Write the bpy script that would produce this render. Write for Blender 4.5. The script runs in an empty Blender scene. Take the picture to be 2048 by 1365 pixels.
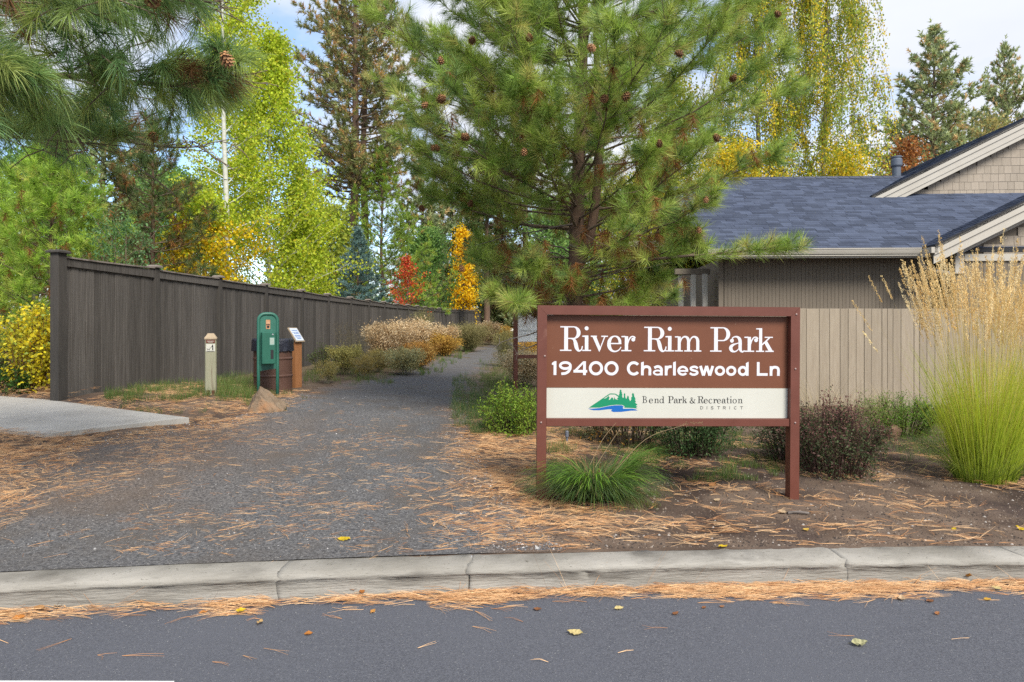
import bpy, bmesh, math, random
import numpy as np
from mathutils import Vector, Matrix

S = bpy.context.scene
COL = S.collection
# ------------------------------------------------------------------ camera
EYE, F, HOR = 1.45, 1365.0, 665.0          # eye height, focal length in px of the 2048 px frame, horizon row
cam_d = bpy.data.cameras.new('camera')
cam = bpy.data.objects.new('camera', cam_d)
COL.objects.link(cam)
cam.location = (0, 0, EYE)
cam.rotation_euler = (math.radians(90), 0, 0)
cam_d.sensor_width = 36.0
cam_d.lens = 36.0 * F / 2048.0
cam_d.shift_y = (HOR - 682.5) / 2048.0
cam_d.clip_start = 0.05
cam_d.clip_end = 2000
S.camera = cam
# ------------------------------------------------------------------ sky
SUN_EL, SUN_AZ = math.radians(44), math.radians(152)     # soft veiled sun, behind the camera to the right
W = bpy.data.worlds.new('World')
S.world = W
W.use_nodes = True
nt = W.node_tree
nt.nodes.clear()
out = nt.nodes.new('ShaderNodeOutputWorld')
bg = nt.nodes.new('ShaderNodeBackground')
bg.inputs['Strength'].default_value = 0.105
sky = nt.nodes.new('ShaderNodeTexSky')
sky.sky_type = 'NISHITA'
sky.sun_disc = False
sky.sun_elevation = SUN_EL
sky.sun_rotation = SUN_AZ
sky.air_density = 1.0
sky.dust_density = 0.2
sky.ozone_density = 3.0
tc = nt.nodes.new('ShaderNodeTexCoord')
mp = nt.nodes.new('ShaderNodeMapping')
mp.inputs['Location'].default_value = (11.26, 16.8, 5.84)
mp.inputs['Scale'].default_value = (1.0, 1.0, 1.9)
nz = nt.nodes.new('ShaderNodeTexNoise')
nz.inputs['Scale'].default_value = 1.7
nz.inputs['Detail'].default_value = 7
nz.inputs['Roughness'].default_value = 0.55
rp = nt.nodes.new('ShaderNodeValToRGB')
rp.color_ramp.elements[0].position = 0.37
rp.color_ramp.elements[1].position = 0.50
n2 = nt.nodes.new('ShaderNodeTexNoise')
n2.inputs['Scale'].default_value = 2.6
n2.inputs['Detail'].default_value = 5
rc = nt.nodes.new('ShaderNodeValToRGB')
rc.color_ramp.elements[0].position = 0.3
rc.color_ramp.elements[0].color = (2.95, 3.12, 3.6, 1)
rc.color_ramp.elements[1].position = 0.7
rc.color_ramp.elements[1].color = (3.75, 3.86, 4.15, 1)
mx = nt.nodes.new('ShaderNodeMix')
mx.data_type = 'RGBA'
L = nt.links.new
L(tc.outputs['Generated'], mp.inputs['Vector'])
L(mp.outputs[0], nz.inputs['Vector'])
L(mp.outputs[0], n2.inputs['Vector'])
L(nz.outputs['Fac'], rp.inputs['Fac'])
L(n2.outputs['Fac'], rc.inputs['Fac'])
L(rp.outputs['Color'], mx.inputs[0])
L(sky.outputs[0], mx.inputs[6])
L(rc.outputs[0], mx.inputs[7])
L(mx.outputs[2], bg.inputs['Color'])
L(bg.outputs[0], out.inputs['Surface'])
# ------------------------------------------------------------------ sun
sd = bpy.data.lights.new('sun', 'SUN')
sd.energy = 2.2
sd.angle = math.radians(24)
sd.color = (1.0, 0.95, 0.86)
sun = bpy.data.objects.new('sun', sd)
COL.objects.link(sun)
sdir = Vector((math.sin(SUN_AZ) * math.cos(SUN_EL), math.cos(SUN_AZ) * math.cos(SUN_EL), math.sin(SUN_EL)))
sun.rotation_euler = sdir.to_track_quat('Z', 'Y').to_euler()
sun.location = (6, -8, 20)
# ------------------------------------------------------------------ exposure
S.view_settings.view_transform = 'Standard'
S.view_settings.look = 'None'
S.view_settings.exposure = 1.4
S.view_settings.gamma = 1.0
S.view_settings.use_curve_mapping = False
S.render.engine = 'CYCLES'
S.cycles.max_bounces = 10
S.cycles.diffuse_bounces = 8
S.cycles.transmission_bounces = 8
S.cycles.use_denoising = False

# ================================================================== helpers
R = np.random.default_rng(7)
random.seed(7)


def xpx(px, Y):
    return (px - 1024) / F * Y


def zpx(py, Y):
    return EYE + (HOR - py) / F * Y


def vnoise(x, y, s, seed=0):
    x = np.asarray(x, float) / s + seed * 17.31
    y = np.asarray(y, float) / s + seed * 9.77
    xi, yi = np.floor(x), np.floor(y)
    fx, fy = x - xi, y - yi
    fx, fy = fx * fx * (3 - 2 * fx), fy * fy * (3 - 2 * fy)

    def h(a, b):
        v = np.sin(a * 127.1 + b * 311.7 + seed * 3.3) * 43758.5453
        return v - np.floor(v)
    return (h(xi, yi) * (1 - fx) + h(xi + 1, yi) * fx) * (1 - fy) + (h(xi, yi + 1) * (1 - fx) + h(xi + 1, yi + 1) * fx) * fy


def smooth(a, b, x):
    t = np.clip((np.asarray(x, float) - a) / (b - a), 0, 1)
    return t * t * (3 - 2 * t)


def kerb_front(x):
    x = np.clip(np.asarray(x, float), -9, 6) + 0.247
    return 3.79 + 0.085 * x - 0.012 * x * x


def kerb_back(x):
    return kerb_front(x) + 0.25


def gz0(x, y):
    x = np.asarray(x, float)
    y = np.asarray(y, float)
    a = np.interp(x, [-12, -8, -6, -4.2, -3.4, 0, 2, 4.5, 8], [.56, .52, .48, .42, .37, .24, .08, -.03, -.06])
    s = np.clip((y - 3.9) / 5.6, 0, 1)
    def side(ax, ay, bx_, by_):                    # signed distance left of a line
        ln = math.hypot(bx_ - ax, by_ - ay)
        return ((bx_ - ax) * (y - ay) - (by_ - ay) * (x - ax)) / ln
    ins = np.minimum(np.minimum(side(-4.75, 6.95, -3.72, 7.86), side(-3.72, 7.86, -6.15, 9.0)), np.minimum(side(-7.2, 7.65, -4.75, 6.95), x + 13))
    a = a - .16 * smooth(.06, .22, ins)            # bed of the pavement slab
    far = np.interp(y, [13, 30, 53, 100], [0, .3, .7, 1.3]) * (1 - smooth(1.5, 6, x))
    return .135 + a * s + far


def gz(x, y):
    return gz0(x, y) + (vnoise(x, y, .55, 1) - .5) * .035 * smooth(4.1, 5.2, y) + (vnoise(x, y, .17, 2) - .5) * .010 * smooth(4.05, 4.4, y)


def on_ground(px, py, it=30):
    """world point of the ground seen at a pixel"""
    Y = 6.0
    for _ in range(it):
        Y = 0.5 * Y + 0.5 * (EYE - float(gz0(xpx(px, Y), Y))) * F / max(py - HOR, 3)
    return xpx(px, Y), Y


class G:
    """collects geometry; colours are per vertex"""
    def __init__(s):
        s.V, s.Q, s.T, s.C, s.n = [], [], [], [], 0

    def add(s, V, Q=None, T=None, C=None):
        V = np.asarray(V, np.float32).reshape(-1, 3)
        s.V.append(V)
        if Q is not None and len(Q):
            s.Q.append(np.asarray(Q, np.int64) + s.n)
        if T is not None and len(T):
            s.T.append(np.asarray(T, np.int64) + s.n)
        if C is None:
            C = np.ones((len(V), 3), np.float32)
        C = np.asarray(C, np.float32)
        if C.ndim == 1:
            C = np.tile(C, (len(V), 1))
        s.C.append(C)
        s.n += len(V)
        return s

    def mesh(s, name, smooth_=False, col=True):
        V = np.concatenate(s.V)
        me = bpy.data.meshes.new(name)
        Q = np.concatenate(s.Q) if s.Q else np.zeros((0, 4), np.int64)
        T = np.concatenate(s.T) if s.T else np.zeros((0, 3), np.int64)
        nq, ntr = len(Q), len(T)
        me.vertices.add(len(V))
        me.vertices.foreach_set('co', V.ravel())
        me.loops.add(nq * 4 + ntr * 3)
        me.loops.foreach_set('vertex_index', np.concatenate([Q.ravel(), T.ravel()]).astype(np.int32))
        me.polygons.add(nq + ntr)
        ls = np.concatenate([np.arange(nq) * 4, nq * 4 + np.arange(ntr) * 3]).astype(np.int32)
        me.polygons.foreach_set('loop_start', ls)
        if smooth_:
            me.polygons.foreach_set('use_smooth', np.ones(nq + ntr, bool))
        me.update(calc_edges=True)
        if col:
            C = np.concatenate(s.C)
            a = me.color_attributes.new('Col', 'FLOAT_COLOR', 'POINT')
            a.data.foreach_set('color', np.concatenate([C, np.ones((len(C), 1), np.float32)], 1).ravel())
        me.validate()
        return me

    def obj(s, name, mat, parent=None, smooth_=False, loc=None, col=True):
        """geometry is in world space; a child is shifted into its parent's space"""
        if parent is not None:
            o0 = np.array(parent['origin'], np.float32) if 'origin' in parent.keys() else np.zeros(3, np.float32)
            s.V = [v - o0 for v in s.V]
        elif loc is not None:
            s.V = [v - np.asarray(loc, np.float32) for v in s.V]
        me = s.mesh(name, smooth_, col)
        o = bpy.data.objects.new(name, me)
        if mat:
            me.materials.append(mat)
        COL.objects.link(o)
        if parent is not None:
            o.parent = parent
            o['origin'] = list(parent['origin']) if 'origin' in parent.keys() else [0.0, 0, 0]
        elif loc is not None:
            o.location = loc
            o['origin'] = [float(c) for c in loc]
        return o


def tag(o, label, cat, group=None):
    o['label'] = label
    o['category'] = cat
    if group:
        o['group'] = group
    return o


def struct(o):
    o['kind'] = 'structure'
    return o


def stuff(o):
    o['kind'] = 'stuff'
    return o


def thing(name, label, cat, loc, group=None, rotz=0.0):
    o = bpy.data.objects.new(name, None)
    COL.objects.link(o)
    o.empty_display_size = .2
    o.location = loc
    o.rotation_euler = (0, 0, rotz)
    o['origin'] = [float(c) for c in loc] if rotz == 0 else [0.0, 0.0, 0.0]
    return tag(o, label, cat, group)


def link_copy(o, parent=None):
    c = o.copy()
    COL.objects.link(c)
    if parent is not None:
        c.parent = parent
    for ch in list(o.children):
        link_copy(ch, c)
    return c


def unit(v):
    v = np.asarray(v, float)
    return v / np.maximum(np.linalg.norm(v, axis=-1, keepdims=True), 1e-9)


def box(c, s, rot=None, b=0.0):
    """box centred at c with sizes s, chamfered by b; returns V, Q, T"""
    hx, hy, hz = s[0] / 2, s[1] / 2, s[2] / 2
    if b <= 0:
        V = np.array([[x, y, z] for z in (-hz, hz) for y in (-hy, hy) for x in (-hx, hx)], float)
        Q = [[0, 2, 3, 1], [4, 5, 7, 6], [0, 1, 5, 4], [2, 6, 7, 3], [0, 4, 6, 2], [1, 3, 7, 5]]
        T = []
    else:
        V, idx = [], {}
        for i, sx in enumerate((-1, 1)):
            for j, sy in enumerate((-1, 1)):
                for k, sz in enumerate((-1, 1)):
                    for ax in range(3):
                        p = [sx * (hx - b), sy * (hy - b), sz * (hz - b)]
                        p[ax] = (sx * hx, sy * hy, sz * hz)[ax]
                        idx[(i, j, k, ax)] = len(V)
                        V.append(p)
        V = np.array(V)
        Q, T = [], []
        for ax in range(3):
            o1, o2 = (ax + 1) % 3, (ax + 2) % 3
            for sgn in (0, 1):
                q = []
                for a, bb in ((0, 0), (1, 0), (1, 1), (0, 1)):
                    key = [0, 0, 0]
                    key[ax], key[o1], key[o2] = sgn, a, bb
                    q.append(idx[(key[0], key[1], key[2], ax)])
                Q.append(q if sgn else q[::-1])
        for ax in range(3):                       # edge chamfers
            o1, o2 = (ax + 1) % 3, (ax + 2) % 3
            for a in (0, 1):
                for bb in (0, 1):
                    k0, k1 = [0, 0, 0], [0, 0, 0]
                    k0[ax], k1[ax] = 0, 1
                    k0[o1] = k1[o1] = a
                    k0[o2] = k1[o2] = bb
                    q = [idx[(*k0, o1)], idx[(*k1, o1)], idx[(*k1, o2)], idx[(*k0, o2)]]
                    Q.append(q if a != bb else q[::-1])
        for i in (0, 1):
            for j in (0, 1):
                for k in (0, 1):
                    t = [idx[(i, j, k, 0)], idx[(i, j, k, 1)], idx[(i, j, k, 2)]]
                    T.append(t if (i + j + k) % 2 else t[::-1])
    if rot is not None:
        V = V @ np.asarray(rot).T
    return V + np.asarray(c, float), Q, T


def rotz(a):
    c, s = math.cos(a), math.sin(a)
    return np.array([[c, -s, 0], [s, c, 0], [0, 0, 1.0]])


def rotx(a):
    c, s = math.cos(a), math.sin(a)
    return np.array([[1.0, 0, 0], [0, c, -s], [0, s, c]])


def roty(a):
    c, s = math.cos(a), math.sin(a)
    return np.array([[c, 0, s], [0, 1.0, 0], [-s, 0, c]])


def tube(P, rad, n=6, cap=True):
    P = np.asarray(P, float)
    m = len(P)
    rad = np.broadcast_to(np.asarray(rad, float), (m,))
    Tn = np.gradient(P, axis=0)
    Tn = unit(Tn)
    ref = np.eye(3)[int(np.argmin(np.abs(Tn).max(0)))]     # the axis the curve never runs along
    A = unit(np.cross(Tn, ref))
    B = np.cross(Tn, A)
    th = np.arange(n) / n * 2 * np.pi
    V = P[:, None] + rad[:, None, None] * (np.cos(th)[None, :, None] * A[:, None] + np.sin(th)[None, :, None] * B[:, None])
    V = V.reshape(-1, 3)
    i = np.arange(m - 1)[:, None] * n
    j = np.arange(n)[None]
    k = (j + 1) % n
    Q = np.stack([i + j, i + k, i + n + k, i + n + j], -1).reshape(-1, 4)
    T = []
    if cap:
        V = np.concatenate([V, P[-1:], P[:1]])
        e = (m - 1) * n
        T = [[e + a, e + (a + 1) % n, m * n] for a in range(n)] + [[(a + 1) % n, a, m * n + 1] for a in range(n)]
    return V, Q, T


def lathe(prof, n=24, c=(0, 0, 0)):
    prof = np.asarray(prof, float)
    th = np.arange(n) / n * 2 * np.pi
    V = np.stack([prof[:, 0:1] * np.cos(th), prof[:, 0:1] * np.sin(th), np.repeat(prof[:, 1:2], n, 1)], -1).reshape(-1, 3) + np.asarray(c, float)
    m = len(prof)
    i = np.arange(m - 1)[:, None] * n
    j = np.arange(n)[None]
    k = (j + 1) % n
    return V, np.stack([i + j, i + k, i + n + k, i + n + j], -1).reshape(-1, 4), []


def ngon_obj(name, polys, mat, parent=None, M=None, depth=0.0):
    """flat polygons (lists of 3-D points) as one mesh, optionally thickened by vector depth"""
    V, Fc = [], []
    for p in polys:
        k = len(V)
        V += [tuple(q) for q in p]
        Fc.append(list(range(k, k + len(p))))
    me = bpy.data.meshes.new(name)
    me.from_pydata(V, [], Fc)
    me.update()
    me.materials.append(mat)
    o = bpy.data.objects.new(name, me)
    COL.objects.link(o)
    if parent:
        o.parent = parent
    return o


def prism(poly, d):
    """closed prism: polygon (k,3) swept by vector d -> V, faces(list)"""
    poly = np.asarray(poly, float)
    k = len(poly)
    V = np.concatenate([poly, poly + np.asarray(d, float)])
    Fc = [list(range(k))[::-1], list(range(k, 2 * k))] + [[i, (i + 1) % k, k + (i + 1) % k, k + i] for i in range(k)]
    return V, Fc


def pyobj(name, parts, mat, parent=None, smooth_=False):
    """parts: list of (V, faces) in the parent's own space"""
    V, Fc = [], []
    for v, f in parts:
        k = len(V)
        V += [tuple(map(float, q)) for q in v]
        Fc += [[i + k for i in q] for q in f]
    me = bpy.data.meshes.new(name)
    me.from_pydata(V, [], Fc)
    me.update()
    if smooth_:
        for p in me.polygons:
            p.use_smooth = True
    me.materials.append(mat)
    o = bpy.data.objects.new(name, me)
    COL.objects.link(o)
    if parent:
        o.parent = parent
    return o


def bx(c, s, rot=None, b=0.0):
    V, Q, T = box(c, s, rot, b)
    return V, [list(q) for q in Q] + [list(t) for t in T]


# ------------------------------------------------------------------ materials
MATS = {}


def mat(name, c1, c2=None, scale=6.0, stretch=(1, 1, 1), rough=.8, bump=0.0, bscale=None, attr=False, rnd=0.0, transl=0.0,
        spec=.3, metal=0.0, detail=6, c3=None, s3=1.2, p3=(.5, .7), island=0.0, bdist=.01, contrast=(.3, .7), c4=None, s4=100, p4=(.62, .68)):
    if name in MATS:
        return MATS[name]
    m = bpy.data.materials.new(name)
    m.use_nodes = True
    t = m.node_tree
    N, K = t.nodes, t.links.new
    N.clear()
    o = N.new('ShaderNodeOutputMaterial')
    p = N.new('ShaderNodeBsdfPrincipled')
    p.inputs['Roughness'].default_value = rough
    p.inputs['Metallic'].default_value = metal
    p.inputs['Specular IOR Level'].default_value = spec
    col = None

    def mixn(kind, f, a, b):
        q = N.new('ShaderNodeMix')
        q.data_type = 'RGBA'
        q.blend_type = kind
        for sock, v in ((0, f), (6, a), (7, b)):
            if hasattr(v, 'is_output'):
                K(v, q.inputs[sock])
            else:
                q.inputs[sock].default_value = v if not isinstance(v, tuple) else (*v, 1)
        return q.outputs[2]
    tcn = N.new('ShaderNodeTexCoord')
    mpn = N.new('ShaderNodeMapping')
    mpn.inputs['Scale'].default_value = stretch
    if rnd:
        oi = N.new('ShaderNodeObjectInfo')
        vm = N.new('ShaderNodeVectorMath')
        vm.operation = 'SCALE'
        vm.inputs[3].default_value = 37.0
        cb = N.new('ShaderNodeCombineXYZ')
        for ii in range(3):
            K(oi.outputs['Random'], cb.inputs[ii])
        K(cb.outputs[0], vm.inputs[0])
        va = N.new('ShaderNodeVectorMath')
        K(tcn.outputs['Object'], va.inputs[0])
        K(vm.outputs[0], va.inputs[1])
        K(va.outputs[0], mpn.inputs['Vector'])
    else:
        K(tcn.outputs['Object'], mpn.inputs['Vector'])

    def noise(sc, det=detail, src=mpn.outputs[0]):
        n = N.new('ShaderNodeTexNoise')
        n.inputs['Scale'].default_value = sc
        n.inputs['Detail'].default_value = det
        n.inputs['Roughness'].default_value = .6
        K(src, n.inputs['Vector'])
        return n.outputs['Fac']

    def ramp(src, a, b):
        r = N.new('ShaderNodeMapRange')
        r.inputs['From Min'].default_value = a
        r.inputs['From Max'].default_value = b
        K(src, r.inputs['Value'])
        return r.outputs[0]
    if c2 is not None:
        col = mixn('MIX', ramp(noise(scale), *contrast), tuple(c1), tuple(c2))
    else:
        col = mixn('MIX', 0.0, tuple(c1), tuple(c1))
    if c3 is not None:
        col = mixn('MIX', ramp(noise(s3, 8), *p3), col, tuple(c3))
    if c4 is not None:
        col = mixn('MIX', ramp(noise(s4, 2), *p4), col, tuple(c4))
    if attr:
        a = N.new('ShaderNodeAttribute')
        a.attribute_name = 'Col'
        col = mixn('MULTIPLY', 1.0, col, a.outputs['Color'])
    if rnd or island:
        if island:
            gi = N.new('ShaderNodeNewGeometry')
            src, amt = gi.outputs['Random Per Island'], island
        else:
            src, amt = oi.outputs['Random'], rnd
        r = N.new('ShaderNodeMapRange')
        r.inputs['To Min'].default_value = 1 - amt
        r.inputs['To Max'].default_value = 1 + amt
        K(src, r.inputs['Value'])
        vv = N.new('ShaderNodeVectorMath')
        vv.operation = 'SCALE'
        K(col, vv.inputs[0])
        K(r.outputs[0], vv.inputs[3])
        col = vv.outputs[0]
    K(col, p.inputs['Base Color'])
    if bump:
        bn = N.new('ShaderNodeBump')
        bn.inputs['Strength'].default_value = bump
        bn.inputs['Distance'].default_value = bdist
        K(noise(bscale or scale * 4, 8), bn.inputs['Height'])
        K(bn.outputs[0], p.inputs['Normal'])
    if transl:
        tb = N.new('ShaderNodeBsdfTranslucent')
        K(col, tb.inputs['Color'])
        ms = N.new('ShaderNodeMixShader')
        ms.inputs[0].default_value = transl
        K(p.outputs[0], ms.inputs[1])
        K(tb.outputs[0], ms.inputs[2])
        K(ms.outputs[0], o.inputs['Surface'])
    else:
        K(p.outputs[0], o.inputs['Surface'])
    MATS[name] = m
    return m


M_LEAF = mat('leaf', (1, 1, 1), attr=True, rough=.55, transl=.5, spec=.25)
M_NEEDLE = mat('needle', (1, 1, 1), attr=True, rough=.45, transl=.4, spec=.35)
M_GRASS = mat('grass_blade', (1, 1, 1), attr=True, rough=.5, transl=.45, spec=.3)
M_DRY = mat('dry_plant', (1, 1, 1), attr=True, rough=.85, transl=.35, spec=.1)
M_BARK = mat('pine_bark', (.075, .050, .036), (.17, .105, .07), scale=9, stretch=(1, 1, .3), rough=.95, bump=.9, bscale=22, bdist=.03)
M_TWIG = mat('twig_bark', (.10, .075, .055), (.22, .165, .115), scale=14, rough=.9, bump=.5, bscale=40)
M_GREYBARK = mat('grey_bark', (.10, .085, .075), (.20, .17, .15), scale=14, rough=.9, bump=.5)
M_ASPEN = mat('aspen_bark', (.55, .55, .48), (.38, .38, .33), scale=3, stretch=(1, 1, 3), rough=.8, bump=.3, c3=(.06, .055, .05), s3=4, p3=(.62, .68))
M_CONE = mat('cone_scale', (.22, .105, .045), (.12, .055, .028), scale=30, rough=.75)
# ================================================================== ground, road, kerb, path
M_SOIL = mat('soil', (.082, .056, .041), (.17, .125, .094), scale=2.6, rough=.97, bump=.8, bscale=60, bdist=.012, attr=True, spec=.1, c3=(.07, .05, .042), s3=.9, p3=(.52, .66))
M_PATH = mat('path_gravel', (.058, .057, .060), (.175, .171, .171), scale=48, contrast=(.36, .64), c4=(.34, .32, .30), s4=75, p4=(.64, .70), rough=.95, bump=1.0, bscale=120, bdist=.012, attr=True, spec=.15, c3=(.105, .092, .082), s3=1.9, p3=(.45, .72))
M_ROAD = mat('asphalt', (.066, .069, .082), (.120, .124, .142), scale=110, rough=.9, bump=.9, bscale=260, bdist=.006, spec=.25, c3=(.100, .104, .121), s3=1.1, p3=(.42, .72), detail=9, contrast=(.36, .64), c4=(.27, .27, .265), s4=120, p4=(.665, .72))
M_CONC = mat('concrete', (.37, .345, .305), (.46, .435, .39), scale=3, rough=.92, bump=.18, bscale=70, bdist=.006, spec=.15, c3=(.33, .305, .27), s3=5, p3=(.56, .75))
M_KERB = mat('kerb_concrete', (.205, .190, .163), (.345, .325, .290), scale=3.2, stretch=(.5, .5, 4), rough=.93, bump=.9, bscale=22, bdist=.010, spec=.15, c3=(.125, .115, .10), s3=4.5, p3=(.54, .76), detail=9, c4=(.13, .12, .10), s4=85, p4=(.66, .71))
M_WHITE = mat('white_road_paint', (.74, .74, .72), (.6, .6, .59), scale=30, rough=.7, bump=.2)

# ground sheet: begins at the back of the kerb, reaches the horizon
xs = np.concatenate([np.linspace(-140, -14, 22)[:-1], np.linspace(-14, -5.5, 40)[:-1], np.linspace(-5.5, 6, 120)[:-1], np.linspace(6, 14, 40)[:-1], np.linspace(14, 140, 22)])
ts = np.concatenate([np.linspace(0, 5.5, 95)[:-1], np.linspace(5.5, 12, 60)[:-1], np.linspace(12, 40, 40)[:-1], np.linspace(40, 260, 18)])


def path_lr(y):
    l = np.interp(y, [4, 5.2, 6.2, 7, 8.4, 10, 11.5, 13, 17, 22, 27, 32, 40, 50], [-5.2, -5.0, -4.6, -4.25, -3.35, -3.2, -3.35, -3.15, -2.85, -2.35, -1.85, -1.45, -.5, 1.5])
    r = np.interp(y, [4, 4.6, 5.2, 6.5, 8.5, 11, 15, 20, 27, 32, 40, 50], [.35, .15, -.08, -.28, -.55, -.55, -.6, -.35, -.1, .4, 1.9, 4.5])
    return l, r


XX, TT = np.meshgrid(xs, ts)
YY = kerb_back(XX) - .03 + TT
ZZ = gz(XX, YY)
nx, ny = len(xs), len(ts)
gi = np.arange(nx * ny).reshape(ny, nx)
Qg = np.stack([gi[:-1, :-1], gi[:-1, 1:], gi[1:, 1:], gi[1:, :-1]], -1).reshape(-1, 4)
# soil colours: dark damp bed on the right, reddish needle-stained on the left, greenish further out
dk = smooth(.4, 1.6, XX) * (1 - smooth(6.5, 9, YY)) * smooth(.35, .55, vnoise(XX, YY, .8, 5) * .6 + vnoise(XX, YY, .23, 6) * .4)
lt = np.ones(XX.shape + (3,))
lt = lt * (1 - dk[..., None]) + dk[..., None] * np.array([.42, .40, .42])
far_g = smooth(9, 22, YY)
lt = lt * (1 - far_g[..., None]) + far_g[..., None] * np.array([.95, 1.05, .75])
g = G()
g.add(np.stack([XX, YY, ZZ], -1), Q=Qg, C=lt.reshape(-1, 3))
struct(g.obj('ground', M_SOIL, smooth_=True))

# gravel path: its own sheet 4 mm above the soil, ragged edges
u = np.linspace(0, 1, 90)
ty = np.concatenate([np.linspace(0, 5.5, 130)[:-1], np.linspace(5.5, 12, 60)[:-1], np.linspace(12, 46, 80)])
V, C = [], []
for t in ty:
    y0 = 4.06 + t
    l, r = path_lr(y0)
    w = .32 * (vnoise(0, y0, .45, 8) - .5) + .14 * (vnoise(0, y0, .13, 9) - .5)
    w2 = .32 * (vnoise(5, y0, .45, 8) - .5) + .14 * (vnoise(5, y0, .13, 9) - .5)
    x = (l + w) * (1 - u) + (r + w2) * u
    y = np.maximum(kerb_back(x) - .02 + t, 0) if t < 1 else np.full_like(x, 0) + kerb_back(x) * np.clip(1 - (t - 1) / 4, 0, 1) + 4.06 * (1 - np.clip(1 - (t - 1) / 4, 0, 1)) + t
    d = np.minimum(x - (l + w), (r + w2) - x)
    e = smooth(0, .55, d + .5 * (vnoise(x, y, .3, 4) - .5))
    soilc = np.array([1.25, .98, .78])
    brown = smooth(-1.4, -3.2, x) * (1 - smooth(7.5, 9, y)) * smooth(4.1, 5.2, y) * .75 * (.4 + .6 * vnoise(x, y, .5, 12))
    k = np.clip(e * (1 - brown), 0, 1)[:, None]
    c = k * np.ones(3) + (1 - k) * soilc
    V.append(np.stack([x, y, gz(x, y) + .004 + .004 * e], -1))
    C.append(c)
pi_ = np.arange(len(ty) * 90).reshape(len(ty), 90)
g = G()
g.add(np.concatenate(V), Q=np.stack([pi_[:-1, :-1], pi_[:-1, 1:], pi_[1:, 1:], pi_[1:, :-1]], -1).reshape(-1, 4), C=np.concatenate(C))
struct(g.obj('path', M_PATH, smooth_=True))

# road
g = G()
rx = np.linspace(-60, 60, 241)
rows = []
for k, dy in enumerate([.03, -.35, -1.2, -3, -8, -30]):
    yy = (kerb_front(rx) + dy) if k < 3 else np.full_like(rx, 3.7 + dy)
    rows.append(np.stack([rx, yy, np.full_like(rx, 0.0 - .004 * k)], -1))
ri = np.arange(6 * 241).reshape(6, 241)
g.add(np.concatenate(rows), Q=np.stack([ri[:-1, :-1], ri[1:, :-1], ri[1:, 1:], ri[:-1, 1:]], -1).reshape(-1, 4))
struct(g.obj('road', M_ROAD, smooth_=True))
V, f = prism([(-4.6, 2.845, .001), (-1.40, 2.830, .001), (-1.36, 2.70, .001), (-4.6, 2.71, .001)], (0, 0, .003))
struct(pyobj('road_marking', [(V, f)], M_WHITE))

# kerb: cast sections with jagged cracks and one open joint
kerb = bpy.data.objects.new('kerb', None)
COL.objects.link(kerb)
kerb['kind'] = 'structure'
prof = [(.25, -.12), (.25, .134), (.243, .139), (.10, .143), (.058, .142), (.030, .137), (.010, .126), (.003, .112), (.006, .101), (.014, .094), (.013, .05), (.008, .004), (.006, -.06)]
joints = [(-9.0, 0), (-5.1, .005), (-1.27, .0008), (-.245, .0042), (1.92, .0008), (2.98, .0015), (6.4, 0)]
for k in range(len(joints) - 1):
    (a, ga), (b, gb_) = joints[k], joints[k + 1]
    n = max(8, int((b - a) / .025))
    V = []
    for i in range(n + 1):
        for q, (dw, z) in enumerate(prof):
            tt = a + (b - a) * i / n
            if i == 0 and ga:
                tt += ga + (.036 * (vnoise(q * .9, k, 1, 31) - .5) if ga < .005 else .003 * (q % 2))
            if i == n and gb_:
                tt -= gb_ - (.036 * (vnoise(q * .9, k + 1, 1, 31) - .5) if gb_ < .005 else .003 * (q % 2))
            wob = .008 * (vnoise(tt, q * .7, .12, 21) - .5) + .004 * (vnoise(tt, q * 3.1, .04, 22) - .5)
            chip = .030 * max(0.0, float(vnoise(tt, 0, .06, 23)) * .8 + .2 * float(vnoise(tt, q, .02, 24)) - .74) / .26 if 4 <= q <= 8 else 0
            y = float(kerb_front(tt)) + dw + wob + chip
            V.append((tt, y, z + .5 * wob - .6 * chip))
    m = len(prof)
    Fq = [[i * m + q, i * m + q + 1, (i + 1) * m + q + 1, (i + 1) * m + q] for i in range(n) for q in range(m - 1)]
    Fq += [list(range(m))[::-1], list(range(n * m, n * m + m))]
    o = pyobj('kerb_section', [(V, Fq)], M_KERB, kerb)
    o.data.polygons.foreach_set('use_smooth', [len(p.vertices) == 4 for p in o.data.polygons])

# solid core behind the open joints
V = []
for i in range(121):
    tt = -9 + 15.4 * i / 120
    for dw, z in [(.235, -.12), (.235, .12), (.07, .128), (.035, .10), (.018, -.06)]:
        V.append((tt, float(kerb_front(tt)) + dw, z))
pyobj('kerb_core', [(V, [[i * 5 + q, i * 5 + q + 1, i * 5 + q + 6, i * 5 + q + 5] for i in range(120) for q in range(4)])], M_KERB, kerb)

# concrete pavement slab at the left
slabs = bpy.data.objects.new('pavement', None)
COL.objects.link(slabs)
slabs['kind'] = 'structure'


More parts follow.
